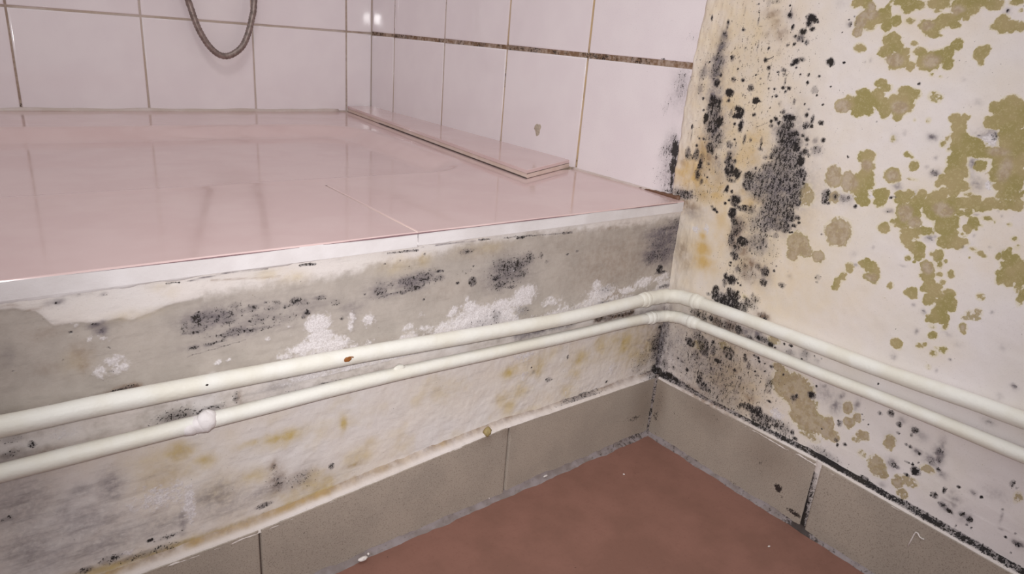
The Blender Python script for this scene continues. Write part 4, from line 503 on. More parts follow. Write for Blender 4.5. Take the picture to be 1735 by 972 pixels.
def grout_mat():
    return mouldy('stained_grout', srgb(206, 192, 182), srgb(192, 174, 158), srgb(160, 150, 140), streak=False, bumpk=.3, halo=.15)
M_GROUT = grout_mat()
def skirt_mat():
    t = NT('grey_skirting_glaze')
    bl, gr, vi, cr_ = t.attr('mould'); oc, gy, br, wh = t.attr('stain')
    vf = t.noise(1.0, 2); fine = t.noise(2.2, 3)
    c = t.mix(t.ramp(t.noise(40, 3), .35, .65), srgb(172, 160, 148), srgb(164, 153, 142))
    c = t.mix(t.ramp(vf, .54, .68, 0, .5), c, srgb(96, 84, 74))
    c = t.mix(t.ramp(t.noise(1.4, 2, .5, t.squash((1.1, 1.3, .9))), .60, .70, 0, .3), c, srgb(190, 180, 166))
    c = t.mix(br, c, srgb(96, 74, 58))
    v = t.math('ADD', bl, t.math('MULTIPLY', t.math('SUBTRACT', t.math('ADD', t.math('MULTIPLY', fine, .5), t.math('MULTIPLY', vf, .5)), .5), 2.0))
    c = t.mix(t.ramp(v, .5, .75, 0, .95), c, srgb(36, 29, 29))
    return t.done(c, .42, t.bump(vf, .08, .0006), .4)
M_SKIRT = skirt_mat()
def floor_mat():
    t = NT('terracotta_floor')
    c = t.mix(t.ramp(t.noise(55, 4, .6), .35, .65), srgb(142, 103, 91), srgb(131, 95, 83))
    c = t.mix(t.ramp(t.noise(2.5, 3), .5, .75, 0, .25), c, srgb(120, 82, 72))
    c = t.mix(t.ramp(t.noise(13, 4, .7), .62, .78, 0, .3), c, srgb(126, 92, 82))
    c = t.mix(t.ramp(t.noise(3.2, 1), .80, .84, 0, .8), c, srgb(70, 48, 42))
    return t.done(c, .55, t.bump(t.noise(3, 3), .12, .001), .3)
M_FLOOR = floor_mat()
def seal_mat(name, a, b, dark):
    t = NT(name)
    bl, gr, vi, cr_ = t.attr('mould')
    c = t.mix(t.ramp(t.noise(12, 4), .35, .65), a, b)
    f = t.math('ADD', bl, t.math('MULTIPLY', t.math('SUBTRACT', t.noise(3, 4, .65), .5), 1.6))
    c = t.mix(t.ramp(f, .45, .75, 0, .92), c, dark)
    return t.done(c, .45, t.bump(t.noise(4, 3), .3, .001), .4)
M_SEAL = seal_mat('grey_sealant', srgb(146, 136, 137), srgb(128, 117, 114), srgb(52, 42, 38))
M_FILLET = mouldy('skirting_fillet', srgb(218, 209, 205), srgb(212, 202, 196), srgb(160, 150, 140), streak=False, bumpk=.5, ochre=(178, 150, 102))
def metal_mat():
    t = NT('dull_chrome_hose')
    c = t.mix(t.ramp(t.noise(6, 3), .4, .6), srgb(158, 142, 136), srgb(134, 120, 114))
    t.b.inputs['Metallic'].default_value = .75
    return t.done(c, .42, None, .5)
M_HOSE = metal_mat()
def plain(name, col, rough=.7):
    t = NT(name); c = t.mix(t.ramp(t.noise(2, 3), .4, .7), col, tuple(x*.75 for x in col[:3])+(1,)); return t.done(c, rough)
M_RUST = plain('rust', srgb(150, 92, 40)); M_CRUMB = plain('plaster_crumb_white', srgb(232, 224, 220)); M_CHIP = plain('chipped_bisque', srgb(190, 176, 158))
M_DARK = plain('dark_gap', srgb(92, 78, 72)); M_BLACK = plain('black_speck', srgb(34, 26, 24)); M_SIL = painted('old_silicone', srgb(208, 193, 187), srgb(198, 182, 172), .35, .2)

# ------------------------------------------------------------------ floor (falls slightly to the left)
def floor_z(x, y): return .025*x + .006*y + 1.0
a = axis((-1400, -700, 50), (-700, 0, 14), (0, 8, 8)); b = axis((-1500, -500, 60), (-500, 0, 14), (0, 4, 4))
A, B = np.meshgrid(a, b)
P = np.stack([A, B, floor_z(A, B)+(fbm(A, B, 60, 2)-.5)*.8], -1)
structure(grid_obj('floor', P, M_FLOOR), 'plain terracotta red floor')

# ------------------------------------------------------------------ low plastered wall under the shower
Z_RIM = 261.0
a = axis((-1400, -640, 30), (-640, -580, 4), (-580, 0, .85)); b = axis((-30, 40, 6), (40, 256, .85))
A, B, M = masks(a, b, LEFT, STROKES_LEFT)
z1 = np.interp(a, [p[0] for p in BOUND_TOP], [p[1] for p in BOUND_TOP])[None, :] + (fbm(A, B, 18, 3, 2.2)-.5)*7
z2 = np.interp(a, [p[0] for p in BOUND_LOW], [p[1] for p in BOUND_LOW])[None, :] + (fbm(A, B, 20, 4, 6.2)-.5)*26
soft_top = np.where(a < -455, 3.0, 14.0)[None, :]
grey = 1/(1+np.exp(np.clip((B-z1)/soft_top*3, -40, 40)))
grey = grey*np.where(B > z2, 1, np.clip(1-(z2-B)/16, .0, 1))
mid_zone = np.clip((B-146)/8, 0, 1)*(B < z2)
grey = np.maximum(grey, mid_zone*(.35+.7*(fbm(A, B, 16, 4, 3.3)-.45)))
M['grey'] = np.clip(grey, 0, 1)
M['white'] = np.maximum(M['white'], mid_zone*.35*np.clip((fbm(A, B, 14, 4, 8.8)-.35)*3, 0, 1))
eff = np.clip((z2+5-B)/12, 0, 1)*(B > 160)*np.interp(a, [-560, -430, -385, -120, 0], [.15, .3, .6, .6, .45])[None, :]
M['white'] = np.maximum(M['white'], eff*(.6+.7*fbm(A, B, 18, 3, 9.3)))
M['ochre'] = np.clip(1.1*M['ochre']+.26*np.clip((fbm(A, B, 26, 4, 4.7)-.48)*5, 0, 1)*np.clip((146-B)/10, 0, 1)*np.clip((A+470)/80, 0, 1), 0, 1)
M['cream'] = np.clip((fbm(A, B, 40, 3, 5.5)-.3)*1.4, 0, 1)*np.where(B < 150, .4, .2)
M['brown'] = np.maximum(M['brown'], .05*M['grey'])
cor = np.exp(-(A/9.0)**2)*np.clip((160-B)/30, 0, 1)*(fbm(A, B, 10, 3, 6)+.1)
M['black'] = np.maximum(M['black'], .75*cor); M['violet'] = np.maximum(M['violet'], cor); M['brown'] = np.maximum(M['brown'], .8*cor)
rough_low = np.clip((190-B)/40, 0, 1)
yy = -(1-M['grey'])*np.where(B > 200, .9, .25) - rough_low*((fbm(A, B, 16, 4, 2.0)-.5)*1.7 + (fbm(A, B, 5, 2, 3.0)-.5)*.5*np.clip((A+420)/200, .2, 1)) - (fbm(A, B, 90, 2, 1.0)-.5)*2.0
yy -= M['white']*(fbm(A, B, 3.2, 2, 4.4))*.9
yy += 1.2*(M['black'] > .8)*(B > 225)
P = np.stack([A, yy, B], -1)
wl = structure(grid_obj('wall_left', P, M_LEFT, attrs=attr_pack(M)), 'low damp plaster wall under the pink shower tray')

# ------------------------------------------------------------------ mouldy plaster wall on the right
a = axis((-1500, -520, 40), (-520, -364, 2), (-364, 17, .85)); b = axis((-30, 50, 6), (50, 462, .85), (462, 600, 2), (600, 1700, 60))
for i in range(46):   # the colonies go on beyond the picture, thinning out
    up_ = random.random() < .55
    c0 = random.uniform(-430, -110) if up_ else random.uniform(-500, -372); h0 = random.uniform(462, 580) if up_ else random.uniform(120, 560)
    for k in range(random.randint(2, 6)):
        r0 = random.uniform(4, 13); RIGHT['green'].append((c0+random.uniform(-16, 16), h0+random.uniform(-14, 14), r0*1.2, r0, 1.0))
for i in range(120): RIGHT['black'].append((random.uniform(-110, 8), random.uniform(462, 575), random.uniform(1.2, 4), random.uniform(1.2, 5), random.uniform(.7, 1)))
RIGHT['cream'] += [(-20, 500, 60, 60, .9), (-40, 560, 60, 40, .6)]
A, B, M = masks(a, b, RIGHT, STROKES_RIGHT)
M['cream'] = np.maximum(M['cream'], .12*(fbm(A, B, 50, 3, 2.7)))
cor = np.exp(-(A/10.0)**2)*np.clip((165-B)/30, 0, 1)*(fbm(A, B, 10, 3, 3)+.1)
M['black'] = np.maximum(M['black'], .7*cor); M['violet'] = np.maximum(M['violet'], cor)
edge = 17 + (np.interp(b, [262, 290, 366, 390, 446, 520], [-1, 0, 1, -1.5, -5.0, -6]))[:, None] + (vnoise(A, B, 9, 3.3)-.5)*2
A2 = np.where(A > -20, -20+(A+20)*(edge+20)/37.0, A)
t_in = np.clip((A2-(edge-4))/4, 0, 1)
corner = np.clip((A+45)/45, 0, 1)
xx = -2.4 + 2.6*t_in**2 - corner*(fbm(A, B*.35, 5, 3, 1.7)-.5)*2.2 - (fbm(A, B, 80, 2, 6.6)-.5)*1.6 - (fbm(A, B, 12, 3, 5.1)-.5)*.7
P = np.stack([xx, A2, B], -1)
wr = structure(grid_obj('wall_right', P, M_RIGHT, attrs=attr_pack(M), flip=True), 'white plaster wall covered in black and olive mould')

# ------------------------------------------------------------------ tiled shower walls
D = 683.0
_tile_cache = {}
def tile_mesh(w, h, mat, th=5.0):
    key = (round(w, 1), round(h, 1), mat.name)
    if key in _tile_cache: return _tile_cache[key]
    rings = [(0, 0), (0, th-.8), (.25, th-.25), (.8, th-.03), (2.4, th)]
    V = []; F = []
    for ins, d in rings:
        V += [(-w/2+ins, -d, -h/2+ins), (w/2-ins, -d, -h/2+ins), (w/2-ins, -d, h/2-ins), (-w/2+ins, -d, h/2-ins)]
    for r in range(len(rings)-1):
        for k in range(4):
            F.append((r*4+k, r*4+(k+1) % 4, r*4+4+(k+1) % 4, r*4+4+k))
    n = (len(rings)-1)*4
    F.append((n, n+1, n+2, n+3))
    me = bpy.data.meshes.new('tile'); me.from_pydata([(x*S, y*S, z*S) for x, y, z in V], [], F); me.materials.append(mat)
    me.polygons.foreach_set('use_smooth', [True]*len(F)); me.update()
    _tile_cache[key] = me
    return me
Z1 = 387.7
def rows_z(g=2.7):
    out = [(Z_RIM+1.5, Z1-g)]
    z = Z1
    for i in range(4): out.append((z+(g if i == 0 else 1.6), z+148.4)); z += 150
    return out
def tiled_wall(name, label, spans, place, rotz):
    """place(u, z, out) -> world point; spans: list of (u0,u1) tile columns"""
    tiles = []
    for (u0, u1) in spans:
        for (z0, z1_) in rows_z():
            tiles.append((u0, u1, z0, z1_))
    return tiles
# back wall: backing (grout) + tiles
x4 = -45.0
a = axis((-1400, -600, 40), (-600, 2, 3.0)); b = axis((240, 460, 2.5), (460, 1000, 40))
A, B = np.meshgrid(a, b); Zr = {k: np.zeros_like(A) for k in ('black', 'green', 'violet', 'cream', 'ochre', 'grey', 'brown', 'white', 'tan')}
Zr['brown'] = .12*fbm(A, B, 30, 3, 2)+.25*np.exp(-((A-x4)/5)**2) + .4*np.exp(-((A-(x4-450))/6)**2)
Zr['brown'] += .5*np.exp(-((A+25)/18)**2)*np.exp(-((B-Z1)/5)**2)
Zr['violet'] = .2*fbm(A, B, 24, 3, 5)
Zr['black'] = .75*np.exp(-((A-(x4-450))/8)**2)*np.exp(-((B-266)/7)**2) + .3*np.exp(-((A-x4)/5)**2)*np.exp(-((B-285)/18)**2)
P = np.stack([A, np.full_like(A, D+.95), B], -1)
wb = structure(grid_obj('wall_back', P, M_GROUT, attrs=attr_pack(Zr)), 'white tiled wall at the back of the shower')
cols = [(x4+1.6, -.8)] + [(x4-150*(i+1)+1.25, x4-150*i-1.25) for i in range(6)]
for (u0, u1) in cols:
    for (q0, q1) in rows_z(1.5):
        o = bpy.data.objects.new('tile', tile_mesh(u1-u0, q1-q0, M_TILE)); COL.objects.link(o); o.parent = wb
        o.location = Vector(((u0+u1)/2, D+5.0+random.uniform(-.25, .25), (q0+q1)/2))*S
        o.rotation_euler = (random.uniform(-.004, .004), 0, random.uniform(-.004, .004))
# right wall, tiled part
ya, W2 = 606.0, 148.3
a = axis((-4, 690, 2.5)); b = axis((240, 460, 2.0), (460, 1000, 40))
A, B = np.meshgrid(a, b)
_, _, Mr = masks(a, b, {}, [])
dirt = np.exp(-((B-Z1)/5)**2)
nearness = np.clip(1-(A-20)/560, 0, 1)
Mr['brown'] = dirt*(.5+.7*fbm(A, B, 22, 3, 1)) + (1-dirt)*(.25+.45*nearness)*fbm(A, B, 30, 3, 4)
Mr['ochre'] = (1-dirt)*.55*np.exp(-((A-(ya-3*W2))/8)**2) + (1-dirt)*.3*np.exp(-((A-(ya-2*W2))/8)**2)
Mr['black'] = dirt*np.clip((fbm(A, B*.3, 26, 3, 6.4)-.40)*3.0, 0, .62) + .5*np.exp(-((A-(ya-2*W2))/6)**2)*np.exp(-((B-352)/20)**2) + .55*np.exp(-((A-ya)/6)**2)*np.exp(-((B-420)/25)**2) + .45*np.exp(-((A-(ya-W2))/6)**2)*np.exp(-((B-440)/14)**2) + .5*np.exp(-((A-(ya-3*W2))/6)**2)*np.exp(-((B-268)/10)**2)
P = np.stack([np.full_like(A, .95), A, B], -1)
wt = structure(grid_obj('wall_right_tiled', P, M_GROUT, attrs=attr_pack(Mr), flip=True), 'white tiled side wall of the shower with dirty joints')
cols = [(ya+1.6, D-.8), (ya-W2+1.6, ya-1.6), (ya-2*W2+1.6, ya-W2-1.6), (ya-3*W2+1.6, ya-2*W2-1.6)]
rz = rows_z()
for (u0, u1) in cols:
    for (q0, q1) in rz:
        o = bpy.data.objects.new('tile', tile_mesh(u1-u0, q1-q0, M_TILE)); COL.objects.link(o); o.parent = wt
        o.location = Vector((5.0+random.uniform(-.3, .3), (u0+u1)/2, (q0+q1)/2))*S
        o.rotation_euler = (0, 0, -math.pi/2) if False else (0, 0, math.radians(-90)+random.uniform(-.004, .004))
def end_tile(y0, y1, q0, q1):
    # tile next to the plaster: front face as a fine grid so that the mould can be painted on it
    a = axis((y0, y0+1.5, .5), (y0+1.5, y1-1.5, 1.2), (y1-1.5, y1, .5)); b = axis((q0, q0+1.5, .5), (q0+1.5, q1-1.5, 1.4), (q1-1.5, q1, .5))
    A, B, Mt = masks(a, b, TILE_MOULD, [])
    e = np.minimum(np.minimum(A-y0, y1-A), np.minimum(B-q0, q1-B))
    x = np.where(e < 1.0, .5*(1-e/1.0)**2, 0)
    x = x + 1.5*(e <= 1e-6)
    return grid_obj('tile', np.stack([x, A, B], -1), M_TILE_M, parent=wt, attrs=attr_pack(Mt), flip=True)
for (q0, q1) in rz:
    end_tile(9.0, ya-3*W2-1.6, q0, q1)
# chip in the glaze of one tile
ang = np.linspace(0, 2*np.pi, 15)[:-1]
rr = 1+.18*np.sin(3*ang+.4)+.1*np.cos(5*ang)
ring = [(-.35, 235.7+5.4*r*math.cos(t)*1.0, 296.5+6.8*r*math.sin(t)) for t, r in zip(ang, rr)]
ring2 = [(-.05, 235.7+6.3*r*math.cos(t), 296.5+7.8*r*math.sin(t)) for t, r in zip(ang, rr)]
V = [(-.4, 235.7, 296.5)]+ring+ring2; n = len(ring)
F = [(0, 1+(k+1) % n, 1+k) for k in range(n)]+[(1+k, 1+(k+1) % n, 1+n+(k+1) % n, 1+n+k) for k in range(n)]
mesh_obj('glaze_chip', V, F, M_CHIP, parent=wt, smooth=True)['label'] = 'beige chip in the glaze of a wall tile'
# silicone beads in the corners
def sweep(name, pts, radius, mat, parent=None, sides=10, closed_ends=True, rfun=None, smooth=True, up0=(0, 0, 1)):
    P = [Vector(p) for p in pts]; V = []; F = []
    prev = None
    for i, p in enumerate(P):
        t = (P[min(i+1, len(P)-1)]-P[max(i-1, 0)]).normalized()
        if prev is None:
            u = Vector(up0); u = (u-u.dot(t)*t).normalized()
        else:
            u = (prev-prev.dot(t)*t).normalized()
        prev = u; w = t.cross(u)
        for k in range(sides):
            an = 2*math.pi*k/sides
            r = float(radius*(rfun(i, an) if rfun else 1))
            V.append(p+r*(math.cos(an)*u+math.sin(an)*w))
    for i in range(len(P)-1):
        for k in range(sides):
            F.append((i*sides+k, i*sides+(k+1) % sides, (i+1)*sides+(k+1) % sides, (i+1)*sides+k))
    if closed_ends:
        F.append(tuple(range(sides))[::-1]); F.append(tuple((len(P)-1)*sides+k for k in range(sides)))
    return mesh_obj(name, [tuple(v) for v in V], F, mat, parent, smooth)
sweep('corner_silicone', [(-1.2, D-1.2, z) for z in range(262, 1000, 12)], 3.3, M_TILE, wb, 12, rfun=lambda i, an: 1+.07*math.sin(i*1.7)+.05*math.sin(i*.6+1))
sweep('base_silicone', [(x, D+1.0, Z_RIM+.4+.5*math.sin(x*.05)) for x in range(-1000, -50, 10)], 4.2, M_SIL, wb, 10, rfun=lambda i, an: 1+.12*math.sin(i*.9))
sweep('base_silicone', [(1.0, y, Z_RIM+.2) for y in range(10, 170, 6)], 2.4, M_SIL, wt, 10, rfun=lambda i, an: 1+.15*math.sin(i*1.3))

M_BROWN = plain('brown_mouldy_sealant', srgb(112, 78, 58), .5)
sweep('mouldy_sealant', [(-.5-.02*(60-y), y, Z_RIM+.6) for y in range(4, 66, 3)], 1.0, M_BROWN, wt, 10, rfun=lambda i, an: max(.5, 3.4-.16*i)*(1+.2*math.sin(i*1.9+an)))['label'] = 'brown mouldy sealant at the end of the tiles'
# ------------------------------------------------------------------ shower tray, threshold, ledge
def sd_box(X, Y, cx, cy, hx, hy, r):
    qx = np.abs(X-cx)-(hx-r); qy = np.abs(Y-cy)-(hy-r)
    return np.hypot(np.maximum(qx, 0), np.maximum(qy, 0))+np.minimum(np.maximum(qx, qy), 0)-r
a = axis((-1020, -600, 12), (-600, -30, 4)); b = axis((163, 684, 4))
A, B = np.meshgrid(a, b)
sd = sd_box(A, B, -550, 368, 440, 172, 70)
tt = np.clip((sd+34)/40, 0, 1)
depth = 13*(1-tt*tt*(3-2*tt))
lip = .25*np.exp(-((sd-4)/8)**2)
Zt = Z_RIM - .03 - depth + lip - .006*np.clip(-sd, 0, 200)
tray = empty('shower_tray', (-500, 420, 232)); tag(tray, 'glossy pink shower tray with shallow rounded basin below the white tiles', 'shower tray')
def under(o, root):
    o.parent = root; o.matrix_parent_inverse = Matrix.Translation(-root.location); return o
under(grid_obj('basin', np.stack([A, B, Zt], -1), M_PINK), tray)
V = [(-1020, 163, 232), (-30, 163, 232), (-30, 684, 232), (-1020, 684, 232), (-1020, 163, 246), (-30, 163, 246), (-30, 684, 246), (-1020, 684, 246)]
F = [(0, 3, 2, 1), (4, 5, 6, 7), (0, 1, 5, 4), (1, 2, 6, 5), (2, 3, 7, 6), (3, 0, 4, 7)]
under(mesh_obj('tray_body', V, F, M_LEDGE), tray)
thr = empty('threshold', (-500, 80, 250)); tag(thr, 'pink glazed tile threshold with white edge in front of the shower tray', 'threshold')
def slab(name, x0, x1, y0, y1, zt, th, parent):
    # tile lying flat: pink top with rounded arris, pale edges
    rings = [(0, th, 1), (0, 1.0, 1), (.2, .4, 0), (.6, .08, 0), (1.2, 0, 0)]
    V = []; F = []; fm = []
    for ins, d, _ in rings: V += [(x0+ins, y0+ins, zt-d), (x1-ins, y0+ins, zt-d), (x1-ins, y1, zt-d), (x0+ins, y1, zt-d)]
    for r in range(len(rings)-1):
        for k in range(4):
            F.append((r*4+k, r*4+(k+1) % 4, r*4+4+(k+1) % 4, r*4+4+k)); fm.append(1 if r == 0 else 0)
    n = 4*(len(rings)-1); F.append((n, n+1, n+2, n+3)); fm.append(0); F.append((3, 2, 1, 0)); fm.append(1)
    return under(mesh_obj(name, V, F, smooth=False, mats=[M_PINK, M_EDGE], fmat=fm), parent)
slab('tile', -304.2, 2.0, -1.6, 163.5, Z_RIM, 10.5, thr)
slab('tile', -604.2, -305.4, -1.9, 163.5, Z_RIM+.1, 11.5, thr)
sweep('tile_joint', [(-304.8, -1.0, Z_RIM-1.0), (-304.8, 60, Z_RIM-1.0), (-304.8, 163, Z_RIM-1.0)], .8, M_LEDGE, None, 8)
under(bpy.data.objects['tile_joint'], thr)
slab('tile', -904.2, -605.4, -1.6, 163.5, Z_RIM, 11.0, thr)
under(sweep('edge_shadow_line', [(x, -1.75-.12*math.sin(x*.07), Z_RIM-1.15) for x in range(-900, -4, 8)], .5, plain('violet_edge_shadow', srgb(140, 112, 116)), None, 6, rfun=lambda i, an: .7+.35*math.sin(i*.37)+.25*math.sin(i*.11)), thr)  # violet strip painting in the shadow and dirt line under the pink edge
# white painted plaster lip under the tile edge
aa = np.linspace(-900, -6, 460); V = []; F = []
lowz = np.interp(aa, [-900, -556, -530, -480, -300, -150, -6], [246, 246.5, 246, 248, 249.5, 251.5, 254])+(vnoise(aa, aa*0, 14, 2)-.5)*2.2+(vnoise(aa, aa*0, 4, 5)-.5)*1.0
for x, z in zip(aa, lowz): V += [(x, .5, 253), (x, -1.5, 252.5), (x, -1.55, (z+252)/2), (x, -1.2, z+.4), (x, .8, z)]
for i in range(len(aa)-1):
    for k in range(4): F.append((i*5+k, i*5+k+1, i*5+6+k, i*5+5+k))
under(mesh_obj('painted_edge', V, F, M_EDGE, smooth=True), thr)
# mortar under the tiles
V = [(-900, 1.0, 232), (0, 1.0, 232), (0, 163, 232), (-900, 163, 232), (-900, 1.0, 249), (0, 1.0, 249), (0, 163, 249), (-900, 163, 249)]
under(mesh_obj('mortar_bed', V, F=None or [(0, 3, 2, 1), (4, 5, 6, 7), (0, 1, 5, 4), (1, 2, 6, 5), (2, 3, 7, 6), (3, 0, 4, 7)], mat=M_MORT) if False else mesh_obj('mortar_bed', V, [(0, 3, 2, 1), (4, 5, 6, 7), (0, 1, 5, 4), (1, 2, 6, 5), (2, 3, 7, 6), (3, 0, 4, 7)], M_MORT), thr)
# raised ledge along the side wall
led = empty('tile_ledge', (-40, 400, 261)); tag(led, 'narrow raised pink tile strip on beige mortar along the side wall of the shower', 'ledge')
def prism(name, poly, z0, z1, mat, root, ins=.8):
    n = len(poly); c = sum((Vector(p) for p in poly), Vector((0, 0)))/n
    def off(p, d):
        v = Vector(p)-c; return Vector(p)-v.normalized()*d
    V = [(p[0], p[1], z0) for p in poly]+[(p[0], p[1], z1-ins*.6) for p in poly]+[(*off(p, ins), z1) for p in poly]
    F = [tuple(range(n))[::-1]]+[(r*n+k, r*n+(k+1) % n, r*n+n+(k+1) % n, r*n+n+k) for r in range(2) for k in range(n)]+[tuple(range(2*n, 3*n))]
    return under(mesh_obj(name, V, F, mat), root)
poly = LEDGE_POLY
prism('mortar_bed', [(0.2, poly[0][1]-.8), (poly[1][0]+.7, poly[1][1]+.6), (poly[2][0]+.7, poly[2][1]), (.2, poly[3][1])], Z_RIM+.65, LEDGE_Z-4.1, M_LEDGE, led)
prism('shadow_gap', [(0.2, poly[0][1]-.3), (poly[1][0]+1.2, poly[1][1]+.4), (poly[2][0]+1.2, poly[2][1]), (.2, poly[3][1])], LEDGE_Z-4.2, LEDGE_Z-3.7, M_DARK, led, .1)
prism('tile', poly, LEDGE_Z-3.7, LEDGE_Z, M_PINK, led)
sweep('foot_joint', [(poly[1][0]+.5+(poly[2][0]-poly[1][0])*t, poly[1][1]+(poly[2][1]-poly[1][1])*t, Z_RIM+.9) for t in np.linspace(0, .75, 20)], .5, M_DARK, None, 6)
bpy.data.objects['foot_joint'].parent = led; bpy.data.objects['foot_joint'].matrix_parent_inverse = Matrix.Translation(-led.location)

# ------------------------------------------------------------------ skirting
def skirt_tile(parent, wall, u0, u1, b0, b1, t0, t1, out, mould):
    """front face grid between (u0..u1) with bottom heights b0,b1 and top heights t0,t1"""
    na = max(8, int((u1-u0)/1.6)); nb = 44
    s = np.linspace(0, 1, na); r = np.linspace(0, 1, nb)
    s = np.concatenate([[0, .003], s[1:-1], [.997, 1]]); r = np.concatenate([[0, .008], r[1:-1], [.985, 1]])
    Sg, Rg = np.meshgrid(s, r)
    U = u0+(u1-u0)*Sg; Zg = (b0+(b1-b0)*Sg)*(1-Rg)+(t0+(t1-t0)*Sg)*Rg
    if mould is None: mould = {}
    Mx = {k: np.zeros_like(U) for k in ('black', 'green', 'violet', 'cream', 'ochre', 'grey', 'brown', 'white', 'tan')}
    jx = (fbm(U, Zg, 5, 3, 2.5)-.5)*4
    for lay, c, z, ra, rb, st in mould:
        d = np.hypot((U+jx-c)/ra, (Zg+jx-z)/rb); soft = .35
        Mx[lay] = np.maximum(Mx[lay], st*(np.clip((1+soft-d)/(2*soft), 0, 1) if lay == 'black' else np.exp(-d*d)))
    Mx['black'] = np.maximum(Mx['black'], np.clip(.55-(Zg-(b0+6))/9, 0, .5)*(fbm(U, Zg, 12, 2, 1)))
    e = np.minimum(np.minimum(Sg*(u1-u0), (1-Sg)*(u1-u0)), np.minimum(Rg, 1-Rg)*70)
    dep = out - .9*np.clip(1-e/1.2, 0, 1)**2
    dep[0, :] = .4; dep[-1, :] = .4; dep[:, 0] = .4; dep[:, -1] = .4
    P = np.stack([U, -dep, Zg], -1) if wall == 'L' else np.stack([-dep, U, Zg], -1)
    return grid_obj('skirting_tile', P, M_SKIRT, parent=parent, attrs=attr_pack(Mx), flip=(wall == 'R'))
def fillet(parent, name, wall, us, front, top, outv, rise, mouldf, mat, chip=1.2):
    """strip of filler from the skirting's front top arris up to the wall; top/outv/rise arrays over us"""
    n = len(us); prof = np.linspace(0, 1, 9)
    U, T = np.meshgrid(us, prof)
    nz = (fbm(U, T*9, 6, 3, 3.1)-.5)
    dep = outv[None, :]*(1-T) + (-.8)*T + nz*chip*(1-T)*1.2
    zz = top[None, :] - .2 + rise[None, :]*T**1.6 + nz*1.2
    dep[0] = outv-.2 + (fbm(us, us*0, 5, 3, 4)-.5)*1.2; zz[0] = top - front - (fbm(us, us*0, 7, 3, 6))*front
    P = np.stack([U, -dep, zz], -1) if wall == 'L' else np.stack([-dep, U, zz], -1)
    Mx = {k: np.zeros_like(U) for k in ('black', 'green', 'violet', 'cream', 'ochre', 'grey', 'brown', 'white', 'tan')}
    mouldf(U, T, Mx)
    return grid_obj(name, P, mat, parent=parent, attrs=attr_pack(Mx), flip=(wall == 'R'))
def sealant(parent, wall, us, height, reach, out, mouldf):
    prof = np.linspace(0, 1, 7); U, T = np.meshgrid(us, prof)
    n1 = fbm(U, T*0, 16, 4, 2.4)-.5; n2 = fbm(U, T*0, 22, 4, 7.4)-.5
    h = height*(1+1.2*n1); r = reach*(1+1.2*n2)
    dep = out-1.2 + (r+1.2)*(1-np.sqrt(np.clip(1-(1-T)**2, 0, 1))) if False else out-.6+(r+.6)*(1-T)**1.3
    z = h*T**1.5
    if wall == 'L': P = np.stack([U, -dep, floor_z(U, -dep)-.5+z], -1)
    else: P = np.stack([-dep, U, floor_z(-dep, U)-.5+z], -1)
    Mx = {k: np.zeros_like(U) for k in ('black', 'green', 'violet', 'cream', 'ochre', 'grey', 'brown', 'white', 'tan')}
    mouldf(U, T, Mx)
    return grid_obj('sealant', P, M_SEAL, parent=parent, attrs=attr_pack(Mx), flip=(wall == 'R'))
def backing(name, wall, u0, u1, h, label):
    us = np.linspace(u0, u1, 40); V = []; F = []
    for u in us:
        hh = np.interp(u, SK_U[wall], SK_TOP[wall])-2.5
        for (d, z) in ((.2, -16), (5.6, -16), (5.6, hh), (.2, hh)): V.append((u, -d, z) if wall == 'L' else (-d, u, z))
    for i in range(len(us)-1):
        for k in range(3): F.append((i*4+k, i*4+k+1, i*4+k+5, i*4+k+4))
    o = mesh_obj(name, V, F, M_DARK); structure(o, label); return o
bl_ = backing('baseboard_left', 'L', -900, -8, 64, 'grey tiled skirting under the shower wall')
br_ = backing('baseboard_right', 'R', -900, -6, 66, 'grey tiled skirting along the mouldy wall')
TH = 8.0
skirt_tile(bl_, 'L', -206.0, -8.3, -4, 1, 70.5, 70.2, TH, SK_MOULD_L)
skirt_tile(bl_, 'L', -431.4, -207.2, -10, -5, 54.5, 71.0, TH+.2, SK_MOULD_L)
skirt_tile(bl_, 'L', -655, -431.9, -16, -11, 50.5, 54.6, TH, [])
skirt_tile(bl_, 'L', -880, -656.2, -22, -17, 47, 50.0, TH, [])
skirt_tile(br_, 'R', -193.3, -8.0, -1, 1, 72.5, 70, TH, SK_MOULD_R)
skirt_tile(br_, 'R', -400, -197.7, -2, -1, 66, 72.5, TH+.3, SK_MOULD_R)
skirt_tile(br_, 'R', -604, -403, -3, -2, 64, 66, TH, [])
us = np.linspace(-880, -7, 620)
def fl_m(U, T, M):
    M['violet'] += .5*np.clip((T-.3)*2, 0, 1)*fbm(U, T*8, 12, 3, 7); M['ochre'] += 1.3*np.clip((T-.32)*2.4, 0, 1)*np.clip((-U-120)/250, .25, .9)*fbm(U, T*8, 14, 3, 1); M['brown'] += np.clip((T-.35)*1.8, 0, 1)*1.0*fbm(U, T*8, 10, 3, 3)
    M['black'] += .55*np.exp(-((U+115)/28)**2)*(T > .35) + .5*np.exp(-((U+10)/14)**2)
topL = np.interp(us, SK_U['L'], SK_TOP['L'])
fillet(bl_, 'filler_strip', 'L', us, np.interp(us, [-900, -440, -300, -180, -8], [1.5, 2.2, 1.2, 1.0, .4]), topL, np.full_like(us, TH+.3), np.interp(us, [-900, -440, -300, -8], [6, 6, 5.5, 4.5]), fl_m, M_FILLET)
usr = np.linspace(-600, -7, 460)
def fr_m(U, T, M):
    M['black'] += np.clip((T-.18)*5, 0, 1)*np.interp(-U, [0, 30, 80, 140, 200, 350, 600], [.95, .75, .6, .85, .95, .8, .7])*(.75+.5*fbm(U, T*8, 9, 3, 2)); M['brown'] += .6*np.exp(-((U+75)/45)**2)
topR = np.interp(usr, SK_U['R'], SK_TOP['R'])
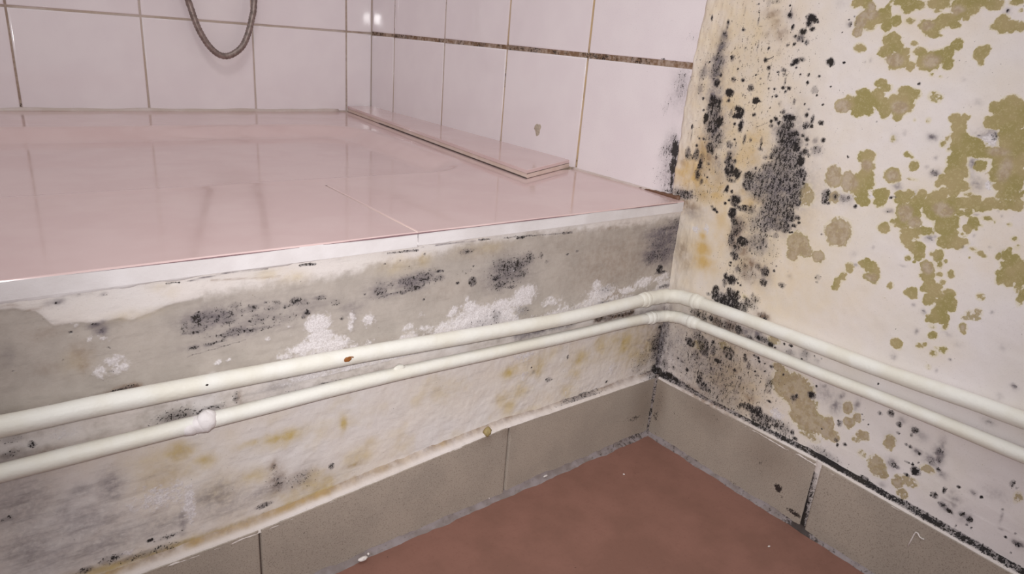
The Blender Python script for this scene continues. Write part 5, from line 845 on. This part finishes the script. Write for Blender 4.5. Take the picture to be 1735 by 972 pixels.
fillet(br_, 'filler_strip', 'R', usr, np.interp(usr, [-600, -230, -200, -150, -60, -8], [1.2, 1.2, 3.2, 2.6, .8, .8]), topR, np.full_like(usr, TH+.3), np.full_like(usr, 8.0), fr_m, M_FILLET)
us2 = np.linspace(-880, -8, 420)
sealant(bl_, 'L', us2, 7.0, 6.5, TH, lambda U, T, M: M.__setitem__('black', .18+.5*np.exp(-((U+30)/45)**2)))
us3 = np.linspace(-600, -8, 320)
sealant(br_, 'R', us3, 6.0, 6.0, TH, lambda U, T, M: M.__setitem__('black', .32+.75*np.exp(-((U+195)/17)**2)+.2*(T < .3)))
# joint on the right skirting: white filler smeared with mould, and the corner joint
jz = np.linspace(6, 73, 40); jt = np.linspace(-1, 1, 7)
T, Zg = np.meshgrid(jt, jz)
P = np.stack([-(TH-.6+1.1*(1-T*T)+(fbm(Zg, T*3, 4, 2, 2)-.5)*.8), -195.4+T*2.7+(fbm(Zg, T*0, 9, 2, 5)-.5)*1.2, Zg], -1)
Mx = {k: np.zeros_like(T) for k in ('black', 'green', 'violet', 'cream', 'ochre', 'grey', 'brown', 'white', 'tan')}
Mx['black'] = np.clip(.45+.35*T+.55*(1-Zg/62), 0, 1)*(Zg < 62)
grid_obj('joint_filler', P, M_FILLET, parent=br_, attrs=attr_pack(Mx), flip=True)['label'] = 'white joint filler blackened by mould'
T, Zg = np.meshgrid(np.linspace(0, 1, 7), np.linspace(-2, 74, 40))
w = 2.4+1.4*(vnoise(Zg, T*0, 9, 3)-.5)
P = np.stack([-(TH-.2)-w*(1-T)**1.4+.0*T, -(TH-.2)-w*T**1.4, Zg], -1)
Mx = {k: np.zeros_like(T) for k in Mx}; Mx['black'] = .5+.25*fbm(Zg, T, 9, 3, 2)*(Zg > 0); Mx['brown'] = .5+0*T
grid_obj('corner_joint', P, M_FILLET, parent=br_, attrs=attr_pack(Mx))
# white paint drip on the right skirting
DR = DRIP
sweep('paint_drip', [(-TH-.75, y, z) for y, z in DR], .55, M_CRUMB, br_, 6)['label'] = 'thin white bent paint drip'
# damp brown knob of filler on the left skirting
def blob(name, c, r, mat, root, sc=(1, 1, 1), seed=1, amp=.25, sub=(14, 9)):
    nu, nv = sub; V = [];F = []
    rg = np.random.default_rng(seed); ph = rg.random(6)*6.28
    for j in range(nv+1):
        th = math.pi*j/nv
        for i in range(nu):
            f = 2*math.pi*i/nu
            k = 1+amp*(math.sin(2*f+ph[0])*math.sin(th)+.6*math.sin(3*f+2*th+ph[1])*math.sin(th)+.5*math.sin(5*f-3*th+ph[2])*math.sin(th))*.6
            V.append((c[0]+r*sc[0]*k*math.sin(th)*math.cos(f), c[1]+r*sc[1]*k*math.sin(th)*math.sin(f), c[2]+r*sc[2]*k*math.cos(th)))
    for j in range(nv):
        for i in range(nu): F.append((j*nu+i, (j+1)*nu+i, (j+1)*nu+(i+1) % nu, j*nu+(i+1) % nu))
    o = mesh_obj(name, V, F, mat, None, True)
    if root: under(o, root)
    return o
M_KNOB = plain('damp_ochre_filler', srgb(160, 142, 96))
blob('filler_knob', KNOB, 4.6, M_KNOB, bl_, (1, .8, .9), 4)['label'] = 'damp ochre lump of filler'

# ------------------------------------------------------------------ pipes
def catmull(pts, step=3.0):
    P = [Vector(p) for p in pts]; P = [2*P[0]-P[1]]+P+[2*P[-1]-P[-2]]; out = []
    for i in range(1, len(P)-2):
        n = max(2, int((P[i+1]-P[i]).length/step))
        for k in range(n):
            t = k/n
            out.append(.5*((2*P[i])+(P[i+1]-P[i-1])*t+(2*P[i-1]-5*P[i]+4*P[i+1]-P[i+2])*t*t+(3*P[i]-P[i-1]-3*P[i+1]+P[i+2])*t**3))
    out.append(P[-2]); return out
def make_pipe(name, label, left, right, r, seed):
    root = empty(name, (-300, -9, left[0][2])); tag(root, label, 'pipe', 'painted pipes along the walls')
    rg = np.random.default_rng(seed)
    lum = rg.random(4000)
    def rf(k):
        ph = rg.random(3)*6
        return lambda i, an: 1+k*(.5*math.sin(i*.31+ph[0])+.5*math.sin(i*.13+ph[1]+an)+.4*math.sin(2*an+i*.2+ph[2]))+.012*lum[(i*13+int(an*7)) % 4000]
    L = catmull(left); R_ = catmull(right)
    under(sweep('pipe_run', L, r, M_PIPE, None, 20, rfun=rf(.02)), root)
    under(sweep('pipe_run', R_, r*.98, M_PIPE, None, 20, rfun=rf(.02)), root)
    # elbow around the corner
    p0, p1 = L[-1], R_[0]; d0 = (L[-1]-L[-3]).normalized(); d1 = (R_[2]-R_[0]).normalized()
    k = (p1-p0).length*.55; E = []
    c0, c1 = p0+d0*k, p1-d1*k
    for i in range(19):
        t = i/18; E.append((1-t)**3*p0+3*(1-t)**2*t*c0+3*(1-t)*t*t*c1+t**3*p1)
    E = [p0-d0*9, p0-d0*4]+E+[p1+d1*4, p1+d1*9]
    n = len(E)
    def er(i, an):
        return (1.04 if i in (0, n-1) else 1.16)*(1+.035*math.sin(i*2.1+an)+.03*math.sin(3*an+i))
    under(sweep('elbow', E, r, M_PIPE, None, 20, rfun=er), root)
    for p, d in ((p0, d0), (p1, d1)):
        under(sweep('collar', [p-d*2.2, p-d*1.6, p+d*1.6, p+d*2.2], r*1.26, M_PIPE, None, 20, rfun=lambda i, an: (.95 if i in (0, 3) else 1.0)*(1+.03*math.sin(3*an))), root)
    return root
up_pipe = make_pipe('heating_pipe', 'thicker upper cream painted pipe bending around the corner with a rust chip', UP_L, UP_R, 6.15, 3)
lo_pipe = make_pipe('heating_pipe', 'thinner lower cream painted pipe with a lumpy white joint', LO_L, LO_R, 5.35, 5)
for c, r, sc, sd in JOINT_BLOBS:
    blob('joint_lump', c, r, M_PIPE2, lo_pipe, sc, sd, .18, (18, 12))
blob('paint_lump', LUMP2, 4.2, M_PIPE, lo_pipe, (1.5, .6, .8), 9, .3)
o = blob('rust_chip', RUST, 2.1, M_RUST, up_pipe, (1.1, .35, .9), 12, .5, (12, 8)); o['label'] = 'rust coloured paint chip'
under(sweep('rust_curl', RUST_CURL, .45, M_RUST, None, 6), up_pipe)
blob('dark_speck', SPECK_P, .8, M_BLACK, up_pipe, (1, .5, .8), 2)

# ------------------------------------------------------------------ shower hose
HL = catmull(HOSE, 2.0)
root = empty('shower_hose', (HOSE[0][0], D, HOSE[0][2])); tag(root, 'ribbed grey metal shower hose hanging in a loop on the back tiles', 'shower hose')
under(sweep('hose', HL, 4.7, M_HOSE, None, 14, rfun=lambda i, an: 1.0 if i % 2 else .86), root)

# ------------------------------------------------------------------ crumbs and specks
for i, (c, r, sc, lab) in enumerate(CRUMBS):
    tag(blob('plaster_crumb', c, r, M_CRUMB, None, sc, 20+i, .3, (10, 6)), lab, 'plaster crumb', 'crumbs of white plaster')
